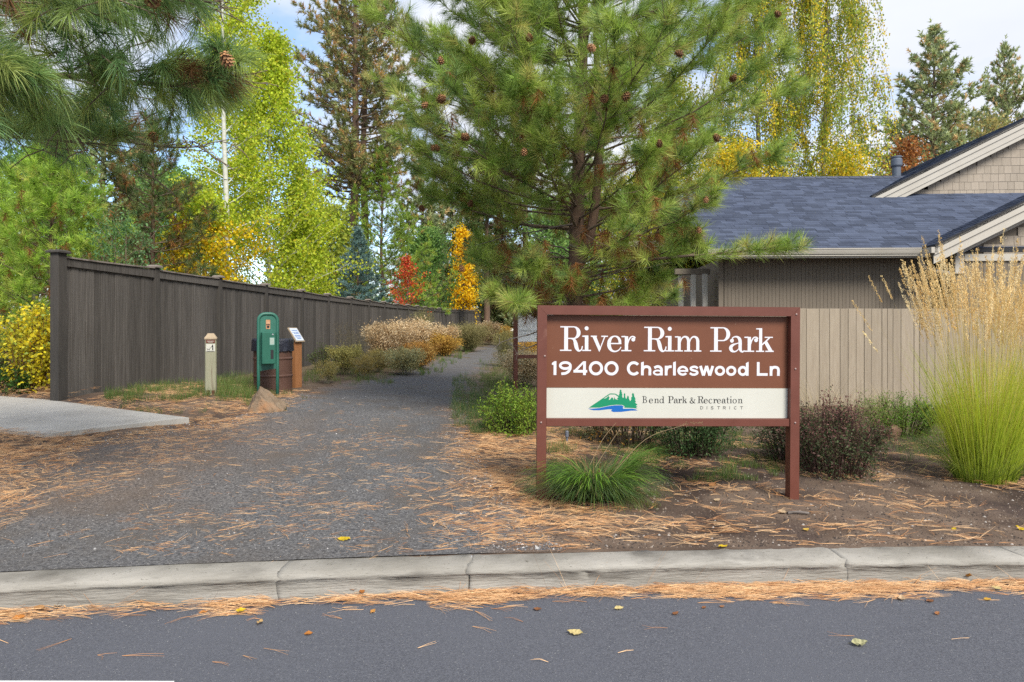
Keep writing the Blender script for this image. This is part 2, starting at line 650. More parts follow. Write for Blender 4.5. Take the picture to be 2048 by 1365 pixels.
def slab(poly, th=.13, ns=26):
    """quad slab with chamfered rim, top follows 4 corner heights"""
    p = np.array(poly, float)
    a = np.linspace(0, 1, ns)
    V = []
    for v in a:
        for w in a:
            q = p[0] * (1 - w) * (1 - v) + p[1] * w * (1 - v) + p[2] * w * v + p[3] * (1 - w) * v
            ed = min(v, w, 1 - v, 1 - w)
            V.append(q + np.array([0, 0, (-.008 if ed == 0 else 0) + .004 * (vnoise(q[0], q[1], .5, 3) - .5)]))
    F_ = [[i * ns + j, i * ns + j + 1, (i + 1) * ns + j + 1, (i + 1) * ns + j] for i in range(ns - 1) for j in range(ns - 1)]
    ring = [j for j in range(ns)] + [i * ns + ns - 1 for i in range(1, ns)] + [(ns - 1) * ns + j for j in range(ns - 2, -1, -1)] + [i * ns for i in range(ns - 2, 0, -1)]
    k = len(V)
    c0 = p.mean(0)
    V += [V[i] + np.array([0, 0, -th]) + .004 * unit(V[i] - c0) for i in ring]
    m = len(ring)
    F_ += [[ring[i], ring[(i + 1) % m], k + (i + 1) % m, k + i] for i in range(m)]
    return V, F_


A_, B_ = np.array([-4.75, 6.95, .425]), np.array([-3.72, 7.86, .475])
D_, C_ = np.array([-7.2, 7.65, .50]), np.array([-6.15, 9.0, .575])
ja, jb = A_ * .42 + D_ * .58, B_ * .42 + C_ * .58
eps = .004 * unit(D_ - A_)
for poly in ([ja - eps, A_, B_, jb - eps], [D_ + eps, ja + eps, jb + eps, C_ + eps]):
    V, f = slab(poly)
    pyobj('paving_slab', [(V, f)], M_CONC, slabs)
dd = (D_ - A_)
for k in (1,):
    V, f = slab([D_ + dd * k, D_ - eps, C_ - eps, C_ + dd * k])
    pyobj('paving_slab', [(V, f)], M_CONC, slabs)

# ------------------------------------------------------------------ gravel stones
OCT = np.array([[1, 0, 0], [-1, 0, 0], [0, 1, 0], [0, -1, 0], [0, 0, 1], [0, 0, -1]], float)
OCTF = np.array([[0, 2, 4], [2, 1, 4], [1, 3, 4], [3, 0, 4]])


def stones(P, size, C, flat=.55):
    n = len(P)
    V = OCT[None] * (1 + .45 * (R.random((n, 6, 1)) - .5)) * size[:, None, None] * np.array([1, 1, flat])
    a = R.random(n) * 6.28
    ca, sa = np.cos(a), np.sin(a)
    V = np.stack([V[..., 0] * ca[:, None] - V[..., 1] * sa[:, None] + R.normal(0, .12, (n, 6)) * size[:, None], V[..., 0] * sa[:, None] + V[..., 1] * ca[:, None], V[..., 2]], -1)
    V[:, :4, 2] -= (.35 * size)[:, None]
    V += P[:, None]
    T = (OCTF[None] + (np.arange(n) * 6)[:, None, None]).reshape(-1, 3)
    return V.reshape(-1, 3), T, np.repeat(C, 6, 0)


n = 21000
y = 4.08 + 6.5 * R.random(n) ** 1.5
l, r = path_lr(y)
l = np.maximum(l, -.82 * y)
x = l + (r - l) * R.random(n)
y = np.maximum(y, kerb_back(x) + .02)
sz = .0042 + .0065 * R.random(n) ** 2.5
big = R.random(n) < .03
sz[big] *= 2.0
pal = np.array([[.065, .066, .072], [.15, .15, .155], [.30, .295, .29], [.45, .43, .41], [.20, .155, .12]])
C = pal[R.choice(5, n, p=[.42, .34, .13, .05, .06])] * (.8 + .4 * R.random((n, 1)))
g = G()
V, T, Cv = stones(np.stack([x, y, gz(x, y) + .006], -1), sz, C)
g.add(V, T=T, C=Cv)
n = 12000                                       # crumbs and bark chips on the beds
x = R.uniform(.2, 4.6, n)
y = kerb_back(x) + .02 + 3.4 * R.random(n) ** 1.5
pal = np.array([[.045, .035, .03], [.11, .082, .062], [.21, .165, .13], [.33, .30, .27]])
C = pal[R.choice(4, n, p=[.46, .35, .16, .03])]
V, T, Cv = stones(np.stack([x, y, gz(x, y) + .002], -1), .003 + .011 * R.random(n) ** 2.5, C)
g.add(V, T=T, C=Cv)
M_STONE = mat('gravel_stone', (1, 1, 1), attr=True, rough=.9, spec=.2)
stuff(g.obj('gravel', M_STONE))
# grit along the gutter
n = 2500
x = R.uniform(-2.8, 3.2, n)
y = kerb_front(x) - .005 - .3 * R.random(n) ** 2.5
g = G()
V, T, Cv = stones(np.stack([x, y, np.full(n, .001)], -1), .0015 + .003 * R.random(n) ** 3, np.full((n, 3), .16) * (.5 + R.random((n, 1))))
g.add(V, T=T, C=Cv)
stuff(g.obj('road_grit', M_STONE))

# ================================================================== the dark fence on the left
M_FENCE = mat('fence_stain', (.062, .056, .050), (.112, .101, .091), scale=5, stretch=(8, 8, .6), rough=.88, bump=.5, bscale=14, rnd=.22, spec=.2, c3=(.045, .038, .033), s3=2.6, p3=(.55, .8))
M_FPOST = mat('fence_post_stain', (.048, .044, .040), (.068, .061, .054), scale=4, stretch=(6, 6, .6), rough=.85, bump=.35, spec=.2)
M_FCAP = mat('fence_cap_wood', (.16, .135, .115), (.24, .205, .18), scale=9, stretch=(1, 5, 1), rough=.9, bump=.5, c3=(.085, .072, .062), s3=5, p3=(.5, .7))
fp = np.array([(-5.94, 8.94), (-5.63, 10.76), (-5.42, 12.6), (-5.23, 14.44), (-5.03, 16.28), (-4.9, 18.13), (-4.74, 19.97), (-4.6, 21.81), (-4.45, 23.66), (-4.32, 25.5), (-4.19, 27.35), (-4.06, 29.19), (-3.96, 31.04), (-3.83, 32.89), (-3.72, 34.73), (-3.59, 36.58), (-3.49, 38.43), (-3.36, 40.27), (-3.24, 42.12), (-3.12, 43.96), (-3.02, 45.81), (-2.86, 47.66), (-2.76, 49.5), (-2.67, 51.35), (-2.57, 53.2), (-2.4, 55.0), (-2.1, 56.8)])
ftop = np.interp(fp[:, 1], [8.9, 10.8, 16, 20, 25.5, 31, 36.6, 42, 47.7, 53, 57], [2.53, 2.51, 2.48, 2.50, 2.55, 2.64, 2.74, 2.87, 3.02, 3.18, 3.3])
fence = thing('wood_fence', 'long dark brown board fence with capped posts running back beside the gravel path', 'fence', (fp[0, 0], fp[0, 1], .5))
O0 = np.array([fp[0, 0], fp[0, 1], .5])
plank_me = []
for w in (.128, .134, .122):
    V, f = bx((0, 0, 0), (w, .02, 1.0), b=.003)
    me = bpy.data.meshes.new('plank')
    me.from_pydata([tuple(v) for v in V], [], f)
    me.materials.append(M_FENCE)
    plank_me.append(me)
post_me = cap_me = None
left = []
nplank = 0
for k, (p, zt) in enumerate(zip(fp, ftop)):
    d = unit(fp[min(k + 1, len(fp) - 1)] - fp[max(k - 1, 0)])
    ang = math.atan2(d[1], d[0])
    zg = float(gz0(*p))
    h = zt - .045 - (zg - .25)
    sx = .19 if k == 0 else .105
    V, f = bx((0, 0, 0), (sx if k else .14, .10 if k else .125, h), b=.004)
    po = pyobj('post', [(V, f)], M_FPOST, fence)
    po.location = (p[0] - O0[0], p[1] - O0[1], zt - .045 - h / 2 - O0[2])
    po.rotation_euler = (0, 0, ang)
    # pyramid cap
    a, t = (.10 if k == 0 else .082), .022
    V = [(-a, -a, 0), (a, -a, 0), (a, a, 0), (-a, a, 0), (-a, -a, t), (a, -a, t), (a, a, t), (-a, a, t), (-a * .72, -a * .72, t + .018), (a * .72, -a * .72, t + .018), (a * .72, a * .72, t + .018), (-a * .72, a * .72, t + .018)]
    f = [[0, 3, 2, 1], [0, 1, 5, 4], [1, 2, 6, 5], [2, 3, 7, 6], [3, 0, 4, 7], [4, 5, 9, 8], [5, 6, 10, 9], [6, 7, 11, 10], [7, 4, 8, 11], [8, 9, 10, 11]]
    co = pyobj('post_cap', [(V, f)], M_FCAP if k else M_FPOST, po)
    co.location = (0, 0, h / 2 + .002)
    if k == len(fp) - 1:
        break
    q, zt2 = fp[k + 1], ftop[k + 1]
    v2 = q - p
    Ls = np.linalg.norm(v2)
    ang2 = math.atan2(v2[1], v2[0])
    mid = (p + q) / 2
    nrm = np.array([v2[1], -v2[0]]) / Ls                 # towards the path
    rx0 = Ls - .11
    tilt = math.atan2(zt2 - zt, Ls)
    zr = (zt + zt2) / 2 - .10
    V, f = bx((0, 0, 0), (rx0, .03, .125), b=.003)
    ra = pyobj('top_rail', [(V, f)], M_FENCE, fence)
    ra.location = (mid[0] + nrm[0] * .024 - O0[0], mid[1] + nrm[1] * .024 - O0[1], zr - .045 - O0[2])
    ra.rotation_euler = (0, -tilt, ang2)
    nseg = 12
    V, f = [], []
    for i in range(nseg + 1):
        wz = .006 * (vnoise(i * .5, k, 1, 41) - .5) - .010 * math.sin(math.pi * i / nseg) * vnoise(k, 0, 1, 42)
        xx = -rx0 / 2 + rx0 * i / nseg
        V += [(xx, -.035, wz), (xx, .06, wz), (xx, .06, wz + .02), (xx, -.035, wz + .02)]
    for i in range(nseg):
        for a in range(4):
            f.append([i * 4 + a, i * 4 + (a + 1) % 4, i * 4 + 4 + (a + 1) % 4, i * 4 + 4 + a])
    f += [[3, 2, 1, 0], [nseg * 4 + i for i in range(4)]]
    cb = pyobj('cap_board', [(V, f)], M_FCAP, fence)
    cb.location = (mid[0] - O0[0], mid[1] - O0[1], zr + .0205 - O0[2])
    cb.rotation_euler = (0, -tilt, ang2 + math.pi)
    nb = 13
    pitch = (Ls - .12) / nb
    for i in range(nb):
        s_ = (-Ls / 2 + .06 + pitch * (i + .5)) / Ls
        c = mid + v2 * s_
        zg = float(gz0(*c))
        zt_ = zt + (zt2 - zt) * (s_ + .5) - .115
        hh = zt_ - (zg - .12)
        off = (.003 if i % 2 else -.003) + .002 * (R.random() - .5)
        c3 = (c[0] + nrm[0] * off, c[1] + nrm[1] * off, zt_ - hh / 2)
        if nplank < 286:
            pl = bpy.data.objects.new('plank', plank_me[int(R.integers(3))])
            COL.objects.link(pl)
            pl.parent = fence
            pl.location = (c3[0] - O0[0], c3[1] - O0[1], c3[2] - O0[2])
            pl.rotation_euler = (0, R.normal(0, .0015), ang2)
            pl.scale = (pitch * .985 / .13, 1, hh)
            nplank += 1
        else:
            V, f = bx((0, 0, 0), (pitch * .96, .02, hh), rotz(ang2))
            left.append((V + np.array(c3) - O0, f))
stuff(pyobj('far_planks', left, M_FENCE, fence))
# ================================================================== lettering helpers
def catmull(P, n=7):
    P = np.asarray(P, float)
    Q = np.concatenate([2 * P[:1] - P[1:2], P, 2 * P[-1:] - P[-2:-1]])
    o = []
    for i in range(1, len(Q) - 2):
        for t in np.arange(n) / n:
            a, b, c, d = Q[i - 1:i + 3]
            o.append(.5 * (2 * b + (c - a) * t + (2 * a - 5 * b + 4 * c - d) * t * t + (3 * b - a - 3 * c + d) * t ** 3))
    o.append(P[-1])
    return np.array(o)


def stroke(P, w=None, n=7, curve=True):
    """ribbon polygons along points (x, y[, width])"""
    P = np.asarray(P, float)
    if P.shape[1] == 2:
        P = np.concatenate([P, np.full((len(P), 1), w)], 1)
    if curve and len(P) > 2:
        P = catmull(P, n)
    T = unit(np.gradient(P[:, :2], axis=0))
    N_ = np.stack([-T[:, 1], T[:, 0]], 1)
    a, b = P[:, :2] + N_ * P[:, 2:] / 2, P[:, :2] - N_ * P[:, 2:] / 2
    return [np.concatenate([a, b[::-1]])] if False else [np.array([a[i], a[i + 1], b[i + 1], b[i]]) for i in range(len(P) - 1)]


def rect(x0, y0, x1, y1):
    return [np.array([(x0, y0), (x1, y0), (x1, y1), (x0, y1)])]


def poly(*p):
    return [np.array(p, float)]


def arc(cx, cy, rx, ry, w, a0=0, a1=360, n=28, rx2=None, ry2=None, cx2=None):
    """elliptical ring; inner ellipse by width w or given radii"""
    rx2 = rx - w if rx2 is None else rx2
    ry2 = ry - w if ry2 is None else ry2
    cx2 = cx if cx2 is None else cx2
    t = np.radians(np.linspace(a0, a1, n))
    o = np.stack([cx + rx * np.cos(t), cy + ry * np.sin(t)], 1)
    i = np.stack([cx2 + rx2 * np.cos(t), cy + ry2 * np.sin(t)], 1)
    return [np.array([o[k], o[k + 1], i[k + 1], i[k]]) for k in range(n - 1)]


def dot(cx, cy, r, n=18):
    t = np.arange(n) / n * 6.2832
    return [np.stack([cx + r * np.cos(t), cy + r * np.sin(t)], 1)]


SER = {
    'R': rect(.171, 0, .327, 1) + rect(0, 0, .47, .05) + rect(.012, .95, .20, 1) + rect(.3, .952, .56, 1) + rect(.3, .485, .52, .53)
    + arc(.55, .7425, .286, .2575, 0, -90, 90, 20, .13, .21) + stroke([(.44, .505, .05), (.54, .485, .08), (.605, .40, .13), (.645, .27, .155), (.68, .13, .145), (.74, .03, .10), (.81, .01, .06), (.88, .07, .05), (.915, .2, .045)]),
    'i': rect(.108, 0, .25, .63) + poly((0, .62), (.12, .63), (.12, .57), (0, .575)) + rect(0, 0, .36, .05) + dot(.176, .92, .082),
    'v': rect(0, .575, .25, .625) + rect(.43, .575, .70, .625) + poly((.06, .60), (.215, .60), (.42, .10), (.345, -.03)) + poly((.60, .6), (.55, .6), (.335, .02), (.355, -.03), (.39, .06)),
    'e': rect(.12, .285, .575, .335) + stroke([(.515, .33, .11), (.505, .44, .11), (.43, .56, .085), (.30, .605, .05), (.17, .55, .085), (.09, .42, .135), (.07, .30, .145), (.09, .16, .14), (.17, .04, .10), (.30, -.012, .06), (.43, .02, .05), (.52, .10, .04), (.56, .175, .035)]),
    'r': rect(.14, 0, .275, .61) + poly((0, .615), (.16, .625), (.16, .565), (0, .57)) + rect(0, 0, .41, .05) + stroke([(.258, .26, .03), (.295, .43, .05), (.37, .56, .055), (.45, .60, .05), (.53, .575, .06), (.555, .52, .06)]) + dot(.485, .475, .078),
    'm': rect(.118, 0, .24, .61) + rect(.5, 0, .62, .42) + rect(.88, 0, 1.005, .42) + poly((0, .615), (.14, .625), (.14, .57), (0, .57)) + rect(0, 0, .33, .05) + rect(.385, 0, .71, .05) + rect(.775, 0, 1.09, .05)
    + stroke([(.22, .36, .03), (.27, .51, .05), (.35, .59, .06), (.44, .60, .075), (.52, .545, .11), (.555, .45, .12), (.56, .38, .12)]) + stroke([(.60, .36, .03), (.65, .51, .05), (.73, .59, .06), (.82, .60, .075), (.90, .545, .11), (.937, .45, .123), (.942, .38, .124)]),
    'P': rect(.165, 0, .32, 1) + rect(0, 0, .475, .05) + rect(.012, .95, .2, 1) + rect(.3, .952, .53, 1) + rect(.3, .43, .53, .478) + arc(.52, .715, .307, .285, 0, -90, 90, 20, .15, .237),
    'a': stroke([(.17, .47, .05), (.14, .56, .045), (.25, .615, .055), (.36, .595, .09), (.435, .51, .13), (.457, .38, .135), (.457, .2, .135), (.475, .07, .11), (.53, .005, .07), (.585, .01, .05), (.63, .06, .04)]) + dot(.115, .45, .078)
    + stroke([(.43, .37, .035), (.28, .325, .05), (.14, .265, .10), (.07, .165, .14), (.11, .05, .12), (.22, .005, .06), (.33, .05, .045), (.41, .14, .03)]),
    'k': rect(.126, 0, .252, .97) + poly((0, .96), (.14, .97), (.14, .915), (0, .92)) + rect(0, 0, .336, .05) + stroke([(.24, .28), (.58, .60)], .055, curve=False) + rect(.357, .575, .70, .62) + poly((.33, .385), (.44, .47), (.70, .03), (.53, .03)) + rect(.39, 0, .735, .05),
    'B': rect(.14, 0, .26, 1) + rect(0, 0, .4, .05) + rect(0, .95, .4, 1) + arc(.36, .755, .27, .245, 0, -90, 90, 14, .16, .20) + arc(.38, .27, .33, .27, 0, -90, 90, 14, .21, .225) + rect(.25, .5, .4, .545),
    'n': rect(.118, 0, .24, .61) + rect(.5, 0, .62, .42) + poly((0, .615), (.14, .625), (.14, .57), (0, .57)) + rect(0, 0, .34, .05) + rect(.385, 0, .74, .05) + stroke([(.22, .36, .03), (.27, .51, .05), (.35, .59, .06), (.44, .60, .075), (.52, .545, .11), (.555, .45, .12), (.56, .38, .12)]),
    'd': arc(.30, .30, .29, .32, 0, 0, 360, 24, .18, .27) + rect(.5, 0, .62, .98) + rect(.40, .93, .55, .98) + rect(.55, 0, .74, .05),
    'c': stroke([(.50, .46, .09), (.42, .57, .07), (.30, .605, .05), (.17, .55, .085), (.09, .42, .13), (.07, .30, .14), (.09, .16, .135), (.17, .04, .10), (.30, -.01, .06), (.43, .02, .05), (.53, .13, .04)]),
    't': rect(.14, .1, .26, .85) + rect(0, .56, .42, .61) + stroke([(.20, .15, .12), (.22, .04, .10), (.30, .0, .06), (.40, .06, .04)]),
    'o': arc(.31, .30, .31, .325, 0, 0, 360, 24, .19, .275),
    '&': stroke([(.86, .50, .05), (.66, .52, .05), (.70, .40, .07), (.58, .12, .08), (.35, -.01, .09), (.10, .08, .12), (.08, .24, .12), (.28, .42, .07), (.42, .62, .06), (.36, .78, .06), (.22, .76, .08), (.22, .60, .10), (.42, .28, .11), (.66, .04, .11), (.84, .02, .06)]),
}
w_ = .2
SAN = {
    '1': poly((.125, 0), (.33, 0), (.33, 1), (.2, 1), (.125, .95)) + poly((0, .73), (.126, .74), (.2, 1), (.13, .95), (0, .87)),
    '9': arc(.46, .685, .46, .315, .19, 0, 360, 30, .275, .125) + stroke([(.825, .68), (.81, .47), (.70, .27), (.48, .13), (.17, .09)], .19),
    '4': rect(.70, 0, .90, 1) + rect(0, .18, 1.0, .375) + poly((.0, .30), (.70, 1), (.88, 1), (.23, .30)),
    '0': arc(.515, .5, .515, .515, .2, n=40),
    'C': arc(.5, .5, .5, .515, .2, 40, 320, 34),
    'h': poly((0, 0), (.2, 0), (.2, 1.0), (0, .93)) + stroke([(.1, .34), (.17, .54), (.36, .63), (.57, .58), (.645, .43), (.645, .2), (.645, 0)], .2),
    'a': stroke([(.1, .545), (.3, .64), (.5, .605), (.62, .46), (.62, .2), (.62, 0)], .19) + arc(.345, .205, .345, .215, 0, 0, 360, 26, .20, .085),
    'r': rect(0, 0, .2, .7) + stroke([(.1, .33), (.2, .56), (.35, .63), (.5, .635)], .19),
    'l': poly((0, 0), (.2, 0), (.2, 1.02), (0, .95)),
    'e': arc(.4, .345, .4, .36, 0, 8, 322, 34, .225, .20) + rect(.12, .27, .795, .395),
    's': stroke([(.64, .52), (.50, .62), (.30, .63), (.13, .545), (.17, .42), (.36, .36), (.56, .30), (.61, .18), (.46, .08), (.24, .075), (.05, .17)], .165),
    'w': stroke([(.09, .7), (.31, 0)], .2, curve=False) + stroke([(.31, 0), (.545, .7)], .2, curve=False) + stroke([(.545, .7), (.78, 0)], .2, curve=False) + stroke([(.78, 0), (1.0, .7)], .2, curve=False),
    'o': arc(.38, .35, .38, .365, .185, n=34),
    'd': arc(.36, .35, .36, .365, .185, n=34) + poly((.59, 0), (.79, 0), (.79, 1.02), (.59, .92)),
    'L': rect(0, 0, .2, 1) + rect(0, 0, .8, .19),
    'n': rect(0, 0, .2, .7) + stroke([(.1, .34), (.17, .54), (.36, .63), (.57, .58), (.645, .43), (.645, .2), (.645, 0)], .2),
}
t_ = .13
THIN = {
    'D': rect(0, 0, t_, 1) + arc(.35, .5, .6, .5, t_, -90, 90, 18) + rect(0, 0, .4, t_) + rect(0, 1 - t_, .4, 1),
    'I': rect(.05, 0, .05 + t_, 1),
    'S': stroke([(.85, .78), (.68, .92), (.35, .92), (.12, .76), (.3, .56), (.65, .46), (.85, .26), (.65, .08), (.3, .07), (.08, .22)], t_),
    'T': rect(0, 1 - t_, 1, 1) + rect(.44, 0, .57, 1),
    'R': rect(0, 0, t_, 1) + rect(0, 1 - t_, .6, 1) + rect(0, .42, .6, .42 + t_) + arc(.58, .71, .33, .29, t_, -90, 90, 12) + stroke([(.5, .45), (.9, 0)], t_, curve=False),
    'C': arc(.5, .5, .5, .5, t_, 45, 315, 22),
}


def lettering(name, items, mat_, parent, y):
    """items: (polys, x, z, scale); every piece a hair in front of the last so no two faces share a plane"""
    V, Fc, k = [], [], 0
    for polys, x, z, sc in items:
        for j, p in enumerate(polys):
            i0 = len(V)
            yy = y - .00002 * (j % 40)
            V += [(x + q[0] * sc, yy, z + q[1] * sc) for q in p]
            Fc.append(list(range(i0, i0 + len(p))))
    me = bpy.data.meshes.new(name)
    me.from_pydata(V, [], Fc)
    me.materials.append(mat_)
    o = bpy.data.objects.new(name, me)
    COL.objects.link(o)
    o.parent = parent
    return o


# ================================================================== the park sign
M_STEEL = mat('brown_steel_paint', (.105, .030, .018), (.135, .042, .027), scale=5, rough=.42, bump=.12, bscale=60, spec=.45, c3=(.19, .085, .06), s3=6, p3=(.62, .78), bdist=.003)
M_BROWN = mat('brown_sign_face', (.120, .041, .019), (.150, .053, .026), scale=2.5, rough=.5, spec=.35, c4=(.22, .13, .09), s4=60, p4=(.74, .78))
M_CREAM = mat('cream_sign_face', (.47, .465, .41), (.51, .505, .45), scale=2, rough=.5, spec=.3)
M_VINYL = mat('white_vinyl', (.60, .595, .63), rough=.45, spec=.3)
M_BLACK = mat('black_print', (.02, .02, .022), rough=.5)
M_GREEN = mat('green_print', (.006, .20, .095), rough=.5)
M_BLUE = mat('blue_print', (.006, .10, .36), rough=.5)

SP = 263.5                                  # px per metre in the sign's plane


def su(px):
    return (px - 1073) / 525 * 2.026


def sz(py, px=1073):
    return EYE + (HOR - (py - 7 * (px - 1073) / 525 * .9)) / SP


sign = thing('park_sign', 'large brown steel framed park sign on two posts with white lettering and a cream strip', 'sign', (xpx(1073, 5.18), 5.18, 0))
sign.rotation_euler = (0, math.radians(.35), math.radians(2.2))
fw, fd = .071, .085
ztop, zb0, zb1 = 1.655, .735, .793
for k in (0, 1):
    x0 = 0 if k == 0 else 2.026 - fw
    sgn = 1 if k == 0 else -1
    # post with mitred head, as a prism
    xo, xi = (0, fw) if k == 0 else (2.026, 2.026 - fw)
    V, f = prism([(xo, 0, -.25), (xi, 0, -.25), (xi, 0, ztop - fw), (xo, 0, ztop)], (0, fd, 0))
    pyobj('post', [(V, f)], M_STEEL, sign)
V, f = prism([(.0015, 0.001, ztop), (2.0245, .001, ztop), (2.026 - fw, .001, ztop - fw + .0015), (fw, .001, ztop - fw + .0015)], (0, fd - .002, 0))
pyobj('top_rail', [(V, f)], M_STEEL, sign)
V, f = bx((1.013, fd / 2 + .004, (zb0 + zb1) / 2), (2.026 - 2 * fw - .002, fd - .012, zb1 - zb0), b=.002)
pyobj('bottom_rail', [(V, f)], M_STEEL, sign)
py_ = .055
V, f = bx((1.013, py_ + .008, (1.0255 + ztop - fw) / 2), (2.026 - 2 * fw - .004, .012, ztop - fw - 1.0255 - .002))
face = pyobj('name_panel', [(V, f)], M_BROWN, sign)
V, f = bx((1.013, py_ + .003, (zb1 + 1.025) / 2), (2.026 - 2 * fw - .004, .014, 1.025 - zb1 - .002))
strip = pyobj('logo_panel', [(V, f)], M_CREAM, sign)
cap = .190
xs_t = [('R', 1118.7), ('i', 1163.2), ('v', 1180.3), ('e', 1213.5), ('r', 1241.8), ('R', 1287), ('i', 1330.6), ('m', 1349.8), ('P', 1421.2), ('a', 1459.8), ('r', 1490.8), ('k', 1514.8)]
lettering('name_lettering', [(SER[c], su(x), 1.308, cap) for c, x in xs_t], M_VINYL, face, py_ + .001)
xs_a = [('1', 1102.8), ('9', 1117), ('4', 1146), ('0', 1176.8), ('0', 1208), ('C', 1253.2), ('h', 1281.7), ('a', 1305.7), ('r', 1329.7), ('l', 1346.4), ('e', 1355), ('s', 1378.8), ('w', 1399.4), ('o', 1431), ('o', 1453.9), ('d', 1478), ('L', 1516.8), ('n', 1543)]
lettering('address_lettering', [(SAN[c], su(x), 1.1225, .1065) for c, x in xs_a], M_VINYL, face, py_ + .001)


def logo_pts(P):
    return [(su(1160 + x / 15.75), .0, sz(775 + y / 15.75, 1225)) for x, y in P]


green = [(270, 690), (620, 450), (920, 240), (960, 235), (1100, 240), (1205, 300), (1230, 290), (1215, 270), (1245, 230), (1215, 215), (1245, 190), (1235, 150), (1270, 100), (1300, 150), (1295, 180), (1315, 215), (1310, 240), (1330, 275), (1315, 320), (1345, 380), (1370, 370), (1375, 300), (1370, 260), (1395, 215), (1420, 260), (1415, 310), (1430, 390), (1465, 400), (1475, 345), (1500, 295), (1530, 345), (1530, 390), (1570, 480), (1610, 430), (1605, 360), (1640, 330), (1625, 260), (1660, 210), (1695, 260), (1700, 320), (1740, 400), (1755, 420), (1725, 430), (1760, 510), (1725, 520), (1810, 595), (1750, 630), (1810, 660), (1760, 680), (1810, 715), (1640, 700), (1390, 690), (1395, 640), (1330, 605), (1150, 595), (950, 615), (600, 690)]
snow = [(725, 405), (880, 310), (930, 270), (1090, 270), (1190, 340), (1195, 370), (1150, 385), (1190, 440), (1100, 410), (1060, 320), (1070, 370), (1045, 450), (1030, 370), (980, 370), (930, 440), (895, 435), (920, 370), (890, 320), (800, 390)]
blue = [(250, 715), (350, 725), (600, 705), (900, 640), (1100, 615), (1300, 615), (1370, 650), (1335, 710), (1380, 725), (1640, 720), (1750, 740), (1815, 780), (1600, 785), (1300, 825), (1050, 830), (970, 800), (1000, 745), (900, 740), (600, 775), (420, 775), (310, 750)]
for nm, P, m_, yy in (('mountain_emblem', green, M_GREEN, -.0045), ('snow_emblem', snow, M_CREAM, -.0050), ('river_emblem', blue, M_BLUE, -.0045)):
    pts = [(x, py_ + yy, z) for x, _, z in logo_pts(P)]
    ngon_obj(nm, [pts], m_, strip)
xs_b = [('B', 748), ('e', 830), ('n', 893), ('d', 957), ('P', 1060), ('a', 1132), ('r', 1183), ('k', 1232), ('&', 1325), ('R', 1420), ('e', 1497), ('c', 1556), ('r', 1610), ('e', 1658), ('a', 1716), ('t', 1772), ('i', 1815), ('o', 1850), ('n', 1914)]
lettering('district_lettering', [(SER[c], su(1160 + x / 6.024), sz(770 + 246 / 6.024, 1385) - .001, .053) for c, x in xs_b] +
          [(THIN[c], su(1160 + x / 6.024), sz(770 + 322 / 6.024, 1385) - .001, .0235) for c, x in [('D', 1455), ('I', 1533), ('S', 1583), ('T', 1661), ('R', 1733), ('I', 1811), ('C', 1868), ('T', 1942)]], M_BLACK, strip, py_ - .005)
M_BOLT = mat('bolt_head', (.30, .22, .20), rough=.5, metal=.4)
for (bxp, bz) in ((2.026 - .03, 1.60), (2.026 - .035, 1.18), (.055, 1.27), (.03, .765), (2.026 - .035, .765)):
    V, Q, T = lathe([(0, 0), (.0075, 0), (.0075, .004), (.004, .006), (0, .006)], 8)
    pyobj('bolt', [(V @ rotx(math.radians(90)).T + np.array([bxp, -.0005, bz]), [list(q) for q in Q])], M_BOLT, sign)

# ================================================================== second sign, seen at the left edge of the first
s2 = thing('notice_sign', 'smaller brown sign frame with a white notice board, half hidden behind the large park sign', 'sign', (xpx(1031, 11.6), 11.6, float(gz0(.06, 11.6))))
s2.rotation_euler = (0, 0, math.radians(14))
h2 = 1.62
for x in (0, 1.25):
    V, f = bx((x, 0, h2 / 2 - .1), (.068, .068, h2 + .2), b=.003)
    pyobj('post', [(V, f)], M_STEEL, s2)
for z in (.665, h2 - .06):
    V, f = bx((.625, 0, z), (1.25 - .07, .05, .06), b=.002)
    pyobj('rail', [(V, f)], M_STEEL, s2)
V, f = bx((.625, -.012, 1.27), (1.25 - .072, .016, .70))
nb = pyobj('notice_board', [(V, f)], mat('white_board', (.82, .82, .80), rough=.5), s2)
M_GREY = mat('grey_print', (.16, .16, .15), rough=.6)
lettering('notice_lettering', [(rect(0, 0, w, .006), .06, z, 1) for w, z in ((.42, 1.085), (.36, 1.11), (.50, 1.045))], M_GREY, nb, -.0212)
ngon_obj('mountain_emblem', [[(.62 + x / 1800 * .13 - .30, -.0213, 1.01 - y / 1800 * .13) for x, y in green]], M_GREEN, nb)

# ================================================================== beige fence on the right
M_BEIGE = mat('beige_fence_paint', (.265, .220, .168), (.325, .275, .212), scale=3, stretch=(9, 9, .7), rough=.9, bump=.5, bscale=16, rnd=.09, spec=.15, c3=(.215, .172, .128), s3=5, p3=(.62, .82))
bf = thing('beige_fence', 'beige painted fence of vertical boards in front of the house', 'fence', (1.3, 12.6, 0))
x = 0.0
rr = np.random.default_rng(5)
while x < 14:
    w = float(rr.choice([.10, .13, .145, .19, .235], p=[.15, .2, .3, .2, .15]))
    yy = 0 - .022 * x
    V, f = bx((0, 0, 0), (w - .005, .02, 1.95), b=.003)
    pl = pyobj('board', [(V, f)], M_BEIGE, bf)
    pl.location = (x + w / 2, yy + float(rr.normal(0, .0025)), 1.893 - .975 - .002 * x + float(rr.normal(0, .002)))
    x += w
for z in (.45, 1.6):
    V, f = bx((7, .035 - .15, z), (14, .04, .09), rotz(-.022))
    pyobj('rail', [(V, f)], M_BEIGE, bf)

